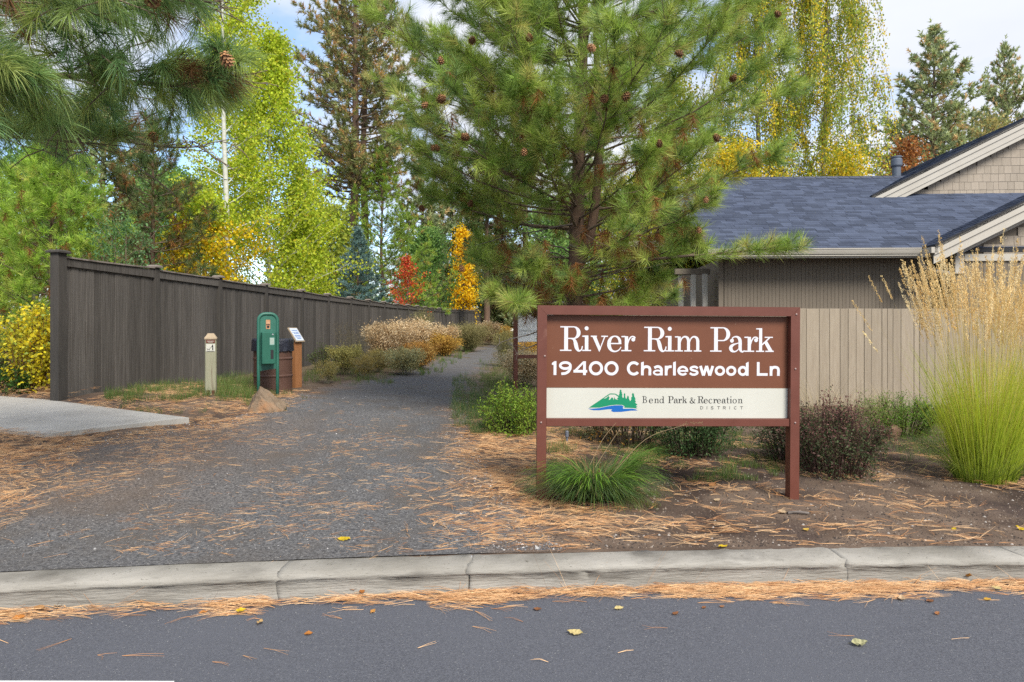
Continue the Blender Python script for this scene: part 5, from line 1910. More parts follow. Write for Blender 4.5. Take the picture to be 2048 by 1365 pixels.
# tall ponderosas with brown cones
PON = [((.27, .30, .11), 4), ((.21, .25, .095), 3), ((.44, .35, .14), 2.6), ((.56, .35, .14), 2), ((.36, .38, .12), 2)]


def prof_tall(h):
    return float(np.interp(h, [0, .26, .34, .5, .7, .9, 1], [.2, 1.8, 2.7, 3.1, 2.5, 1.2, .2]))


tp1, _, _ = pine('tall_pine', 'tall pine with reddish trunk and brown tinged needles rising behind the aspens', (xpx(704, 36), 36, .95), 24, .30, lambda h: 1.2 * prof_tall(h), 8.0, .62, 6.0, 11, .30, 1, 16, .27, .046, PON, 61, el=(-.1, .5), keep=.80, extra=12, zvis=19, lean=(.2, 0), shoot=.2)
again(tp1, 'second tall pine trunk beside the reddish trunk pine, nearer the big front pine', 733, 37.5, .95, 2.6, (.86, 1.0))
tp1['group'] = 'tall pines behind the aspens'
LG = [((0.25, 0.381, 0.0496), 4), ((0.31, 0.422, 0.062), 3), ((0.19, 0.309, 0.0496), 2), ((0.42, 0.309, 0.062), .6)]
pine('conical_pine', 'light green cone shaped pine between the tall pines and the big front pine', (xpx(763, 35), 35, .9), 10.0, .12, lambda h: float(np.interp(h, [0, .15, .5, .8, 1], [3.4, 3.7, 2.5, 1.1, .1])), .6, .42, 6.5, 10, .34, 1, 15, .22, .032, LG, 63, extra=10, el=(.05, .75))

# blue spruce
BS = [((.16, .27, .25), 4), ((.21, .33, .31), 3), ((.12, .21, .19), 3)]
pine('blue_spruce', 'small blue green spruce standing just behind the dark fence', (xpx(716, 27), 27, .9), 4.9, .06, lambda h: float(np.interp(h, [0, .08, .5, .85, 1], [1.45, 1.6, .95, .32, .02])), .15, .20, 7, 8, .30, 1, 13, .10, .034, BS, 64, extra=8, el=(-.12, .35), up=.12, shoot=.22, hi=1.35, droop=0, cat='spruce')
broadleaf('red_maple', 'small scarlet maple with some yellow leaves above the middle of the dark fence', (xpx(815, 31), 31, .9), 4.0, .035, lambda h: float(np.interp(h, [0, .35, .7, 1], [.8, 1.0, .45, .05])), .12, 24, 1900, .085,
          lambda P, h, tone, rg: np.where((rg.random(len(P)) < .22 * (P[:, 0] > xpx(822, 31)) + .02)[:, None], np.array([.52, .45, .03]), np.where((rg.random(len(P)) < .35)[:, None], np.array([.62, .20, .04]), np.array([.62, .09, .045]))) * (1 + .2 * rg.normal(size=(len(P), 1))), 65, M_GREYBARK, el=.95, clump=.09, cat='maple')
GRN = palette([(.13, .25, .065), (.18, .33, .08), (.26, .40, .10), (.13, .25, .13)], [3, 3, 2, 2])
broadleaf('green_tree', 'dark green leafy tree between the scarlet maple and the golden tree', (xpx(853, 44), 44, 1.0), 7.0, .08, lambda h: float(np.interp(h, [0, .3, .7, 1], [1.6, 2.0, 1.5, .2])), .08, 60, 11000, .12, GRN, 66, M_GREYBARK, clump=.25, el=.7)
broadleaf('golden_tree', 'narrow bright golden tree far down the path', (xpx(926, 50), 50, 1.1), 8.0, .08, lambda h: float(np.interp(h, [0, .25, .7, 1], [.7, 1.0, .8, .12])), .10, 50, 6500, .15, palette([(.80, .50, .012), (.92, .62, .02), (.66, .36, .012)], [3, 4, 2]), 67, M_GREYBARK, clump=.25, el=.8)
broadleaf('plum_tree', 'small dull red leaved tree far away at the end of the path', (xpx(1008, 56), 56, 1.2), 4.2, .07, lambda h: float(np.interp(h, [0, .3, .7, 1], [1.3, 1.7, 1.3, .2])), .1, 40, 4200, .14, palette([(.16, .05, .05), (.22, .09, .08), (.10, .04, .04)], [1, 1, 1]), 68, M_GREYBARK, clump=.28)
gt1 = broadleaf('green_tree', 'green leafy tree far behind the young pine at the left', (xpx(70, 31), 31, .9), 8.5, .12, lambda h: float(np.interp(h, [0, .3, .7, 1], [2.6, 3.2, 2.2, .3])), .08, 70, 15000, .14, GRN, 166, M_GREYBARK, clump=.35, el=.7)
again(gt1, 'green leafy tree far behind the golden leafed aspen', 345, 33, .9, 2.0, (.92, .95))
broadleaf('green_tree', 'yellowing leafy tree behind the low aspen and the blue spruce', (xpx(655, 33), 33, .9), 6.4, .10, lambda h: float(np.interp(h, [0, .3, .7, 1], [1.6, 2.0, 1.5, .3])), .08, 60, 11000, .13, palette([(.30, .38, .05), (.38, .42, .06), (.2, .3, .05)], [1, 1, 1]), 168, M_GREYBARK, clump=.3, el=.7)
broadleaf('green_tree', 'pale green thicket tree closing the view at the far end of the path', (xpx(1034, 66), 66, 1.2), 7.5, .10, lambda h: float(np.interp(h, [0, .3, .7, 1], [3.2, 3.8, 2.8, .4])), .03, 70, 9000, .22, palette([(.26, .36, .09), (.34, .42, .10), (.18, .28, .08)], [1, 1, 1]), 169, M_GREYBARK, clump=.5, el=.6)
pine('path_pine', 'dark pine with a bare lower trunk at the far end of the path', (xpx(972, 39), 39, 1.05), 13, .20, lambda h: float(np.interp(h, [0, .2, .5, 1], [.7, 1.0, 1.6, .2])), 4.2, .5, 6.5, 9, .32, 1, 12, .24, .042, DKG, 69, extra=14, el=(-.2, .5))
broadleaf('lime_bush', 'yellow green bush at the far end of the dark fence', (xpx(988, 58), 58, 1.1), 3.4, .05, lambda h: float(np.interp(h, [0, .5, 1], [1.2, 1.4, .2])), .05, 40, 5000, .12, palette([(.16, .22, .04), (.24, .28, .05), (.10, .16, .04)], [1, 1, 1]), 70, M_GREYBARK, clump=.3, cat='bush')

# behind the big pine and the house
YGR = palette([(.30, .38, .04), (.42, .45, .045), (.58, .46, .035), (.17, .27, .05)], [3, 3, 1.5, 3])
broadleaf('hedge_tree', 'yellow green tree showing through the bottom of the big front pine', (xpx(1290, 25), 25, .3), 6.6, .09, lambda h: float(np.interp(h, [0, .3, .7, 1], [1.9, 2.3, 1.7, .2])), .06, 80, 17000, .085, YGR, 71, M_GREYBARK, clump=.28)
broadleaf('hedge_tree', 'rounded green and yellow tree just left of the house corner behind the porch posts', (xpx(1392, 22), 22, .2), 4.6, .07, lambda h: float(np.interp(h, [0, .3, .7, 1], [1.6, 1.8, 1.3, .2])), .05, 70, 13000, .08, YGR, 72, M_GREYBARK, clump=.25)
broadleaf('hedge_tree', 'green tree behind the trunk of the big front pine', (xpx(1140, 30), 30, .6), 6.5, .09, lambda h: float(np.interp(h, [0, .3, .7, 1], [2.0, 2.5, 1.9, .2])), .06, 80, 14000, .10, GRN, 73, M_GREYBARK, clump=.3)


def weeping(name, label, base, H, r0, prof, nbr, seed, yel, group=None, nst=12):
    rg = np.random.default_rng(seed)
    base = np.array(base, float)
    root = thing(name, label, 'birch', base, group)
    hz = np.linspace(-.02, 1, 12)
    tp = np.stack([base[0] + .02 * H * (vnoise(hz * 4, seed, 1, seed) - .5), base[1] + 0 * hz, base[2] + H * hz], 1)
    g = G()
    g.add(*tube(tp, r0 * np.clip(1.02 - hz, .04, 1.05) ** .8, 9)[:2])
    g.obj('trunk', M_GREYBARK, root, True)
    gb = G()
    LP, LT = [], []
    for k in range(nbr):
        h = .28 + .71 * (k + rg.random()) / nbr
        q = np.array([np.interp(h, hz, tp[:, i]) for i in range(3)])
        ln = prof(h) * rg.uniform(.6, 1.15)
        P = curve_branch(q, k * 2.399 + rg.normal(0, .3), .75, ln * 1.25, -.9, rg, 6, .12)
        gb.add(*tube(P, np.linspace(r0 * .22 * (1.1 - h), .008, 7), 4)[:2])
        for s in range(nst):
            q2, d = interp_pts(P, rg.uniform(.3, 1) if s else 1.0)
            sl = rg.uniform(.8, 2.9) * (.6 + .4 * h)
            dr = np.array([rg.normal(0, .12), rg.normal(0, .12), -1])
            Q = q2 + np.linspace(0, 1, 5)[:, None] * sl * dr + d * np.array([0, .12, .2, .24, .26])[:, None]
            gb.add(*tube(Q, [.008, .007, .006, .005, .004], 3)[:2])
            n = int(sl * 38)
            t = rg.random(n)
            q3 = np.array([np.interp(t, np.linspace(0, 1, 5), Q[:, i]) for i in range(3)]).T + rg.normal(0, .085, (n, 3))
            LP.append(q3)
            LT.append(np.full(n, rg.normal()))
    gb.obj('branches', M_GREYBARK, root, True)
    P = np.concatenate(LP)
    T_ = np.concatenate(LT)
    n = len(P)
    a = np.array([(.26, .36, .05), (.35, .43, .06), (.46, .50, .07)])
    C = a[rg.integers(3, size=n)]
    low = 1 - np.clip((P[:, 2] - base[2]) / H, 0, 1)
    y = (T_ + rg.normal(0, .5, n)) > (1.15 - yel - 1.0 * low)
    C[y] = np.array([(.82, .63, .04), (.88, .62, .04), (.70, .60, .05)])[rg.integers(3, size=y.sum())]
    g = G()
    leaves(g, P, .084, C * (1 + .2 * rg.normal(size=(n, 1))), rg, hang=.9, asp=.75)
    g.obj('crown', M_LEAF, root)
    return root


wb = weeping('weeping_birch', 'tall weeping birch with hanging yellow and green strands behind the house roof', (xpx(1648, 27), 27, .2), 17.5, .15, lambda h: float(np.interp(h, [.2, .45, .7, 1], [2.0, 2.0, 1.7, .5])), 62, 81, .22)
wb['group'] = 'weeping birches behind the house'
again(wb, 'weeping birch half hidden by the right side of the big front pine', 1518, 28.5, .2, 2.4, (1.1, 1.0))['group'] = 'weeping birches behind the house'
broadleaf('hedge_tree', 'tall yellow green tree rising behind the right half of the big front pine', (xpx(1345, 33), 33, .3), 13.5, .12, lambda h: float(np.interp(h, [0, .3, .7, 1], [1.6, 2.6, 2.0, .2])), .12, 80, 15000, .11, YGR, 174, M_GREYBARK, clump=.32, el=.7)
YEL = palette([(.56, .50, .04), (.74, .54, .03), (.38, .42, .05), (.2, .3, .05)], [3, 2.5, 2.5, 1.5])
broadleaf('yellow_tree', 'yellow leaved tree behind the left end of the house ridge', (xpx(1470, 24), 24, .2), 7.6, .09, lambda h: float(np.interp(h, [0, .4, .75, 1], [1.0, 1.9, 1.5, .2])), .2, 60, 14000, .085, YEL, 83, M_GREYBARK, clump=.26)
broadleaf('yellow_tree', 'low yellow leaved tree behind the house ridge below the weeping birch', (xpx(1690, 25), 25, .2), 7.7, .09, lambda h: float(np.interp(h, [0, .4, .75, 1], [1.0, 1.5, 1.1, .2])), .2, 50, 9000, .085, YEL, 84, M_GREYBARK, clump=.26)
broadleaf('orange_maple', 'small orange brown maple behind the roof beside the vent pipe', (xpx(1808, 30), 30, .2), 9.6, .07, lambda h: float(np.interp(h, [.4, .7, .85, 1], [.5, 1.15, .9, .1])), .55, 40, 3600, .10, palette([(.36, .13, .04), (.44, .19, .05), (.26, .11, .04), (.2, .17, .05)], [3, 2, 2, 1]), 85, M_GREYBARK, clump=.2, cat='maple')
broadleaf('pale_tree', 'thin tree with sparse pale yellow leaves above the upper gable', (xpx(1985, 29), 29, .2), 10.4, .07, lambda h: float(np.interp(h, [.4, .7, .9, 1], [.6, 1.1, .8, .1])), .5, 34, 2200, .10, palette([(.46, .38, .14), (.34, .30, .10), (.20, .22, .06)], [3, 2, 2]), 86, M_GREYBARK, clump=.2)
FAR = [((.36, .42, .19), 4), ((.41, .46, .20), 3), ((.29, .35, .18), 3), ((.60, .43, .20), 1.6)]
dp1, _, _ = pine('distant_pine', 'broad tall pine standing far behind the house left of the vent pipe line', (xpx(1866, 48), 48, .3), 22.6, .36, lambda h: float(np.interp(h, [0, .3, .45, .6, .8, 1], [3.4, 5.0, 4.8, 3.9, 2.3, .2])), 3.5, .66, 7, 11, .30, 1, 11, .34, .10, FAR, 91, extra=20, el=(-.15, .5), shoot=.25, group='pines far behind the house')
again(dp1, 'slimmer pine far behind the upper gable at the right edge', 2010, 53, .3, 2.2, (.74, 1.04))
again(dp1, 'pine at the extreme right edge of the far pines', 2115, 51, .3, 4.0, (.8, .86))
# tree line down the path
src, _, _ = pine('woodland_pine', 'far green pine in the wood behind the path', (xpx(600, 55), 55, 1.2), 14, .22, lambda h: float(np.interp(h, [0, .15, .5, .8, 1], [2.4, 2.9, 2.1, 1.0, .1])), .8, .7, 7, 8, .30, 1, 13, .36, .07, FAR + DKG, 95, extra=14, el=(-.1, .55), shoot=.25, group='pines in the wood behind the path')
spots = [(846, 52, 1.05), (905, 62, 1.15), (208, 38, 1.15), (-150, 40, 1.0), (120, 46, .95), (290, 42, .9), (860, 60, .8), (1050, 55, 1.45), (1190, 50, 1.3), (1330, 56, 1.3), (-420, 36, 1.05), (960, 72, 1.0), (1110, 75, 1.1), (700, 66, .9)]
woods_ = 0
lab = ['far pine rising behind the dark green leafy tree and the scarlet maple', 'far pine behind the narrow golden tree', 'far pine showing between the young pine and the olive pine', 'far pine behind the young pine at the left', 'far pine behind the olive pine', 'far pine behind the golden leafed aspen', 'far pine behind the dark green leafy tree', 'far pine left behind the big front pine trunk', 'far pine right behind the big front pine trunk',
       'far pine behind the yellow green tree by the house', 'far pine beyond the left edge of the picture', 'farthest pine straight beyond the path', 'farthest pine behind the big front pine', 'far pine behind the tall pine trunks']
for (px, Y, s), l_ in zip(spots, lab):
    c = link_copy(src)
    c.location = (xpx(px, Y), Y, float(gz0(xpx(px, Y), Y)))
    c.rotation_euler = (0, 0, R.random() * 6.28)
    c.scale = (s, s, s)
    c['label'] = l_
# ================================================================== shrubs along the path
def at(px, py):
    x, y = on_ground(px, py)
    return x, y, gzf(x, y)


TAN = [(.62, .46, .26), (.70, .56, .36), (.50, .35, .19)]
GOLD = [(.46, .28, .06), (.54, .35, .08), (.36, .19, .04)]
PALE = [(.50, .44, .28), (.44, .40, .26), (.36, .30, .16)]
gl = 'dry shrubs along the left side of the path'
gr_ = 'dry shrubs along the right side of the path'


def px_brush(label, px, py, top, wid, tipc, stemc, seed, group, **k):
    x, y, z = at(px, py)
    h = (py - top) / F * y
    rad = wid / 2 / F * y
    kw = dict(spread=min(1.0, math.atan2(rad, max(h, .1)) * 1.05))
    kw.update(k)
    return brush('rabbitbrush', label, (x, y, z), rad, h, k.pop('nst', 90), tipc, stemc, seed, group=group, **{a: b for a, b in kw.items() if a != 'nst'})


ST_G, ST_T = (.17, .20, .10), (.30, .24, .15)
px_brush('largest tan shrub with fluffy pale seed heads beside the dark fence', 778, 736, 652, 95, TAN, ST_T, 101, gl, nst=130, fluff=34, fsize=.042, tip_r=.075)
px_brush('tan fluffy shrub right of the largest tan shrub', 826, 728, 648, 75, TAN, ST_T, 102, gl, nst=110, fluff=32, fsize=.042, tip_r=.075)
px_brush('golden brown shrub in front of the second tan shrub at the path edge', 846, 716, 668, 64, GOLD, (.16, .12, .05), 103, gl, nst=100, fluff=30, fsize=.042, tip_r=.075)
px_brush('golden shrub on the path bend right of the other golden one', 890, 713, 676, 60, GOLD, (.16, .12, .05), 104, gl, nst=90, fluff=26, fsize=.045, tip_r=.075)
px_brush('olive green broom like shrub where the path narrows', 940, 704, 650, 82, [(.24, .22, .09), (.30, .26, .12)], (.16, .17, .07), 105, gl, nst=260, fluff=22, fsize=.03, tip_r=.08, w=.008)
px_brush('pale tan fluffy shrub far along the path behind the olive broom', 977, 690, 650, 38, TAN, ST_T, 106, gl, nst=80, fluff=24, fsize=.07, tip_r=.10)
px_brush('small golden shrub at the far end of the path', 1003, 684, 655, 32, GOLD, (.18, .14, .06), 107, gl, nst=70, fluff=22, fsize=.07, tip_r=.10)
px_brush('thin wispy olive shrub leaning on the dark fence', 712, 742, 648, 90, [(.20, .16, .09)], (.17, .155, .095), 108, gl, nst=90, fluff=6, fsize=.02, tip_r=.05, w=.006)
px_brush('tall wispy olive stems behind the second tan shrub', 845, 704, 626, 46, [(.26, .24, .10)], (.19, .185, .085), 109, gl, nst=130, fluff=10, fsize=.03, tip_r=.07, w=.007, spread=.25)
px_brush('small grey green shrub in front of the tan shrubs', 755, 745, 700, 70, [(.30, .26, .10), (.38, .30, .09)], (.22, .24, .17), 110, gl, nst=100, fluff=16, fsize=.022, tip_r=.04)
px_brush('low shrub with yellow green heads near the pedestal', 655, 768, 724, 54, [(.36, .29, .09), (.27, .25, .10)], (.36, .34, .24), 111, gl, nst=60, fluff=16, fsize=.018, tip_r=.03)
px_brush('low yellowish shrub between the pedestal and the tan shrubs', 730, 757, 714, 56, [(.38, .28, .08), (.28, .24, .10)], (.34, .33, .24), 112, gl, nst=70, fluff=16, fsize=.020, tip_r=.03)
px_brush('pale grey green shrub in front of the largest tan shrub at the path edge', 806, 750, 700, 84, [(.44, .40, .20), (.38, .40, .22), (.50, .42, .18)], (.34, .35, .26), 117, gl, nst=120, fluff=22, fsize=.030, tip_r=.05)
px_brush('yellow green shrub between the thin wispy shrub and the largest tan shrub', 690, 750, 696, 60, [(.36, .34, .12), (.44, .38, .12)], (.26, .27, .14), 118, gl, nst=90, fluff=20, fsize=.028, tip_r=.05)
px_brush('tan shrub behind the golden shrubs against the dark fence', 880, 705, 655, 64, TAN, ST_T, 119, gl, nst=90, fluff=24, fsize=.055, tip_r=.09)
px_brush('rust coloured low shrub at the foot of the second tan shrub', 842, 740, 690, 64, [(.48, .25, .07), (.40, .22, .06), (.52, .34, .10)], (.24, .17, .09), 120, gl, nst=100, fluff=24, fsize=.038, tip_r=.065)
x, y, z = at(650, 742)
shrub('green_bush', 'small green leaved bush against the dark fence right of the pedestal', (x, y, z), .34, .3, .68, 900, .035, [(.09, .14, .04), (.14, .19, .06), (.20, .22, .08)], [3, 3, 2], 113, stem=(.15, .12, .07))
px_brush('tan fluffy shrub with grey stems behind the notice sign post', 1050, 772, 706, 100, PALE + TAN, (.30, .28, .22), 114, gr_, nst=140, fluff=30, fsize=.030, tip_r=.055)
px_brush('golden brown shrub behind the notice sign', 1082, 742, 682, 76, GOLD, (.2, .15, .07), 115, gr_, nst=110, fluff=28, fsize=.04, tip_r=.07)
px_brush('olive wispy shrub left of the notice sign post', 1008, 735, 664, 46, [(.27, .25, .10)], (.22, .21, .10), 116, gr_, nst=140, fluff=10, fsize=.025, tip_r=.06, w=.006)

# ------------------------------------------------------------------ shrubs near the sign
x, y, z = at(1030, 868)
shrub('potentilla_bush', 'low bright green bush with fine leaves left of the park sign', (x, y, z), .43, .36, .56, 5200, .030, [(.15, .28, .035), (.24, .37, .045), (.34, .42, .06), (.09, .18, .035)], [3, 4, 2, 2], 121, stem=(.12, .09, .05), nst=44, asp=.45)
x, y, z = at(1120, 850)
shrub('potentilla_bush', 'yellow green low bush seen under the sign beside its left post', (x, y, z), .36, .3, .34, 2200, .030, [(.24, .37, .045), (.34, .42, .06), (.15, .26, .045)], [3, 3, 2], 122, stem=(.12, .09, .05), nst=26, asp=.45)
x, y, z = at(1255, 892)
shrub('dark_bush', 'dark brown stemmed bush with a few orange leaves under the middle of the sign', (x, y, z), .55, .40, .80, 4600, .030, [(.09, .11, .045), (.14, .12, .055), (.46, .24, .04), (.08, .09, .04)], [4, 3, 1, 3], 123, stem=(.10, .07, .05), nst=46, asp=.55)
x, y, z = at(1385, 910)
shrub('evergreen_bush', 'dark green dense bush under the sign right of the brown stemmed bush', (x, y, z), .52, .40, .78, 8000, .029, [(.055, .11, .04), (.08, .15, .05), (.11, .18, .07), (.13, .11, .08)], [4, 3, 2, 1], 124, stem=(.09, .07, .05), nst=46, asp=.5)
BARB = [(.06, .085, .04), (.10, .125, .055), (.17, .095, .08), (.23, .12, .105)]
x, y, z = at(1672, 950)
shrub('barberry_bush', 'rounded purple tipped barberry bush right of the sign post', (x, y, z), .47, .42, .72, 9000, .024, BARB, [4, 3, 2, 2], 125, stem=(.12, .07, .06), nst=80, asp=.55, top_c=(.23, .115, .10))
x, y, z = at(1580, 925)
shrub('barberry_bush', 'smaller barberry bush half behind the right sign post', (x, y, z), .36, .34, .60, 4600, .024, BARB, [4, 3, 1, 1], 126, stem=(.12, .07, .06), nst=40, asp=.55)
x, y, z = at(1800, 872)
shrub('green_bush', 'low spreading green bush in front of the beige fence', (x, y, z), .62, .45, .58, 8500, .024, [(.12, .25, .03), (.18, .32, .045), (.27, .35, .05), (.24, .18, .05)], [3, 4, 2, .6], 127, stem=(.11, .09, .05), nst=70, asp=.4)
x, y, z = at(1935, 850)
shrub('green_bush', 'green bush mostly hidden behind the tall feather grass', (x, y, z), .55, .4, .5, 4500, .024, [(.12, .25, .03), (.18, .32, .045), (.27, .35, .05)], [3, 4, 2], 128, stem=(.11, .09, .05), nst=44, asp=.4)
# yellow bush at the end of the dark fence
x, y = xpx(66, 9.6), 9.6
shrub('yellow_bush', 'bright yellow leaved bush growing against the end of the dark fence', (x, y, gzf(x, y)), .40, .35, 1.22, 4200, .05, [(.78, .64, .03), (.62, .58, .06), (.36, .46, .09), (.66, .38, .04)], [5, 3, 2, 1], 129, stem=(.24, .13, .06), nst=50, asp=.8, hang=.3, shell=.45, flat=.7)
x, y = xpx(14, 9.4), 9.4
shrub('green_plant', 'dark green leafy plant at the left edge beyond the pavement', (x, y, gzf(x, y)), .34, .3, .36, 1100, .055, [(.04, .10, .02), (.07, .15, .03)], [1, 1], 130, nst=24, asp=.45)
x, y = xpx(-40, 12.0), 12.0
shrub('fern_bush', 'soft green low bush below the young pine at the left edge', (x, y, gzf(x, y)), .9, .6, .9, 4500, .05, [(.10, .17, .04), (.15, .22, .06), (.25, .14, .05)], [3, 3, 1], 131, nst=40, asp=.4)

# ------------------------------------------------------------------ fountain grass clump in front of the sign
rg = np.random.default_rng(140)
cx, cy = xpx(1188, 5.22), 5.22
fg = thing('grass_clump', 'green arching grass clump at the foot of the left sign post', 'grass clump', (cx, cy, gzf(cx, cy)))
g = G()
n = 2600
f = rg.random(n) ** .5
a = rg.random(n) * 6.283
P = np.stack([cx + .16 * f * np.cos(a) * 1.2, cy + .11 * f * np.sin(a), np.full(n, gzf(cx, cy) - .01)], 1)
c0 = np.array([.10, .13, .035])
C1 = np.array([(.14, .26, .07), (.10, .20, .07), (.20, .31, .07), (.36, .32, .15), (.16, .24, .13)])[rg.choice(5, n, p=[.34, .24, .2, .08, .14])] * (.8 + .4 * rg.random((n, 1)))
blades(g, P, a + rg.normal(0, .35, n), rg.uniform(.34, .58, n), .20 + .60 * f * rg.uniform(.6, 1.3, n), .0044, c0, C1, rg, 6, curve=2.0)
n = 190                                       # broad bright blades
f = rg.random(n) ** .5
a = rg.uniform(-3.1, .5, n)
P = np.stack([cx + .12 * f * np.cos(a), cy + .10 * f * np.sin(a), np.full(n, gzf(cx, cy))], 1)
C1 = np.array([(.22, .42, .045), (.29, .48, .06), (.16, .34, .045)])[rg.integers(3, size=n)]
blades(g, P, a, rg.uniform(.38, .62, n), .22 + .35 * f, .013, (.09, .17, .03), C1, rg, 7, curve=2.0)
n = 130
a = rg.normal(.15, .45, n)
P = np.stack([cx + .08 + .08 * rg.random(n), cy + rg.normal(0, .05, n), np.full(n, gzf(cx, cy))], 1)
blades(g, P, a, rg.uniform(.52, .74, n), .40, .010, (.10, .18, .03), (.16, .28, .05), rg, 7, curve=1.75)
n = 60
a = rg.random(n) * 6.28
P = np.tile([[cx, cy, gzf(cx, cy)]], (n, 1)) + rg.normal(0, .05, (n, 3)) * [1, 1, 0]
blades(g, P, a, rg.uniform(.3, .6, n), .5, .004, (.34, .17, .08), (.42, .24, .11), rg, 5, curve=1.0)
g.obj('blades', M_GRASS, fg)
g = G()
for p0, p1, p2 in (((1215, 960), (1290, 880), (1372, 849)), ((1180, 930), (1205, 880), (1232, 846)), ((1190, 935), (1222, 885), (1240, 858))):
    Y = 5.12
    pts = catmull([(xpx(q[0], Y), Y, zpx(q[1], Y)) for q in (p0, p1, p2)], 6)
    g.add(*tube(pts, np.linspace(.0022, .0012, len(pts)), 5)[:2], C=(.46, .34, .20))
pts = catmull([(xpx(1355, 5.11), 5.11, zpx(851, 5.11)), (xpx(1380, 5.11), 5.11, zpx(845, 5.11)), (xpx(1403, 5.11), 5.11, zpx(848, 5.11))], 5)
leaves(g, np.repeat(pts, 3, 0), .020, np.tile([[.34, .25, .14]], (len(pts) * 3, 1)), rg, hang=0, asp=.2, out=np.array([1.0, 0, -.1]))
pts = np.array([(xpx(1374, 5.11), 5.11, zpx(850, 5.11)), (xpx(1380, 5.11), 5.11, zpx(862, 5.11)), (xpx(1379, 5.11), 5.11, zpx(868, 5.11))])
leaves(g, np.repeat(pts, 4, 0), .018, np.tile([[.36, .28, .17]], (12, 1)), rg, hang=1.2, asp=.2)
g.obj('dry_stalks', M_DRY, fg)

# ------------------------------------------------------------------ tall feather reed grass
rg = np.random.default_rng(150)


def reed(name, label, px, py, s, n, seed, group):
    rg = np.random.default_rng(seed)
    cx, cy, cz = at(px, py)
    cy += .12
    root = thing(name, label, 'ornamental grass', (cx, cy, cz), group)
    g = G()
    f = rg.random(n) ** .6
    a = rg.random(n) * 6.283
    P = np.stack([cx + .20 * s * f * np.cos(a), cy + .15 * s * f * np.sin(a), np.full(n, cz - .01)], 1)
    ln = rg.uniform(.45, 1.15, n) * s
    lean = .04 + .25 * f * rg.uniform(.5, 1.3, n)
    C1 = np.array([(.50, .58, .045), (.60, .64, .06), (.36, .49, .045), (.68, .58, .14), (.64, .64, .10)])[rg.choice(5, n, p=[.32, .26, .2, .1, .12])] * (.8 + .4 * rg.random((n, 1)))
    blades(g, P, a + rg.normal(0, .3, n), ln, lean, .0062, (.38, .47, .05), C1, rg, 6, curve=.45)
    m = n // 6                                   # lax outer leaves touching the ground
    a = rg.random(m) * 6.283
    P = np.stack([cx + .18 * s * np.cos(a), cy + .12 * s * np.sin(a), np.full(m, cz)], 1)
    blades(g, P, a + rg.normal(0, .3, m), rg.uniform(.5, .9, m) * s, .55 + .4 * rg.random(m), .0055, (.16, .24, .03), (.33, .36, .08), rg, 6, curve=1.5)
    g.obj('blades', M_GRASS, root)
    g = G()
    m = int(n * .25)                              # straw coloured flowering stems
    f = rg.random(m) ** .55
    a = rg.random(m) * 6.283
    lean = .01 + .11 * f
    ln = rg.uniform(1.25, 1.72, m) * s * np.where(rg.random(m) < .12, 1.13, 1)
    lean[:5] += np.array([.25, .18, .33, .2, .28])
    a[:5] = math.pi + rg.normal(0, .25, 5)
    P = np.stack([cx + .22 * s * f * np.cos(a), cy + .15 * s * f * np.sin(a), np.full(m, cz)], 1)
    blades(g, P, a, ln, lean, .0032, (.48, .46, .10), (.74, .55, .22), rg, 5, curve=.16)
    g.obj('stems', M_GRASS, root)
    g = G()
    ang = lean + .10
    tip = P + np.stack([np.sin(ang) * np.cos(a), np.sin(ang) * np.sin(a), np.cos(ang)], 1) * ln[:, None]
    d = np.stack([np.sin(lean + .16) * np.cos(a), np.sin(lean + .16) * np.sin(a), np.cos(lean + .16)], 1)
    pl = rg.uniform(.22, .36, m)
    k = 90
    t = rg.random((m, k))
    q = tip[:, None] - d[:, None] * (t * pl[:, None])[..., None] + rg.normal(0, 1, (m, k, 3)) * (.0046 * np.sin(np.pi * (.12 + .86 * t)) + .0012)[..., None]
    C = np.array([(.86, .66, .33), (.90, .74, .44), (.76, .55, .25)])[rg.integers(3, size=m)] * (.85 + .3 * rg.random((m, 1)))
    leaves(g, q.reshape(-1, 3), .017, np.repeat(C, k, 0), rg, hang=0, asp=.32, out=np.repeat(d, k, 0) * 1.8)
    g.obj('feathery_heads', M_DRY, root)
    return root


gg = 'tall feather grasses in the bed at the right'
reed('feather_reed_grass', 'tall feather grass with golden plumes, the fuller front clump in the bed at the right', 1990, 968, 1.20, 1350, 151, gg)
reed('feather_reed_grass', 'tall feather grass at the right edge, behind the fuller golden clump', 2110, 935, 1.15, 1200, 152, gg)
# pale dry grasses by the beige fence
for k, (px, py, top, wd, lb) in enumerate(((1640, 905, 735, 80, 'pale dry wispy grass between the right sign post and the beige fence'), (1702, 880, 770, 80, 'pale dry wispy grass behind the purple tipped barberry'), (1768, 850, 770, 60, 'thin dry grass by the beige fence left of the green bush'))):
    x, y, z = at(px, py)
    h = (py - top) / F * y
    root = thing('dry_grass', lb, 'grass clump', (x, y, z), 'dry grasses by the beige fence')
    g = G()
    n = 260
    a = rg.random(n) * 6.28
    f = rg.random(n)
    P = np.stack([x + .12 * f * np.cos(a), y + .10 * f * np.sin(a), np.full(n, z)], 1)
    blades(g, P, a, h * rg.uniform(.7, 1.25, n), .08 + .5 * f, .0034, (.32, .28, .14), np.array((.56, .45, .28)) * (.8 + .4 * rg.random((n, 1))), rg, 5, curve=.9)
    g.obj('blades', M_DRY, root)

# ------------------------------------------------------------------ turf and ground cover
g = G()


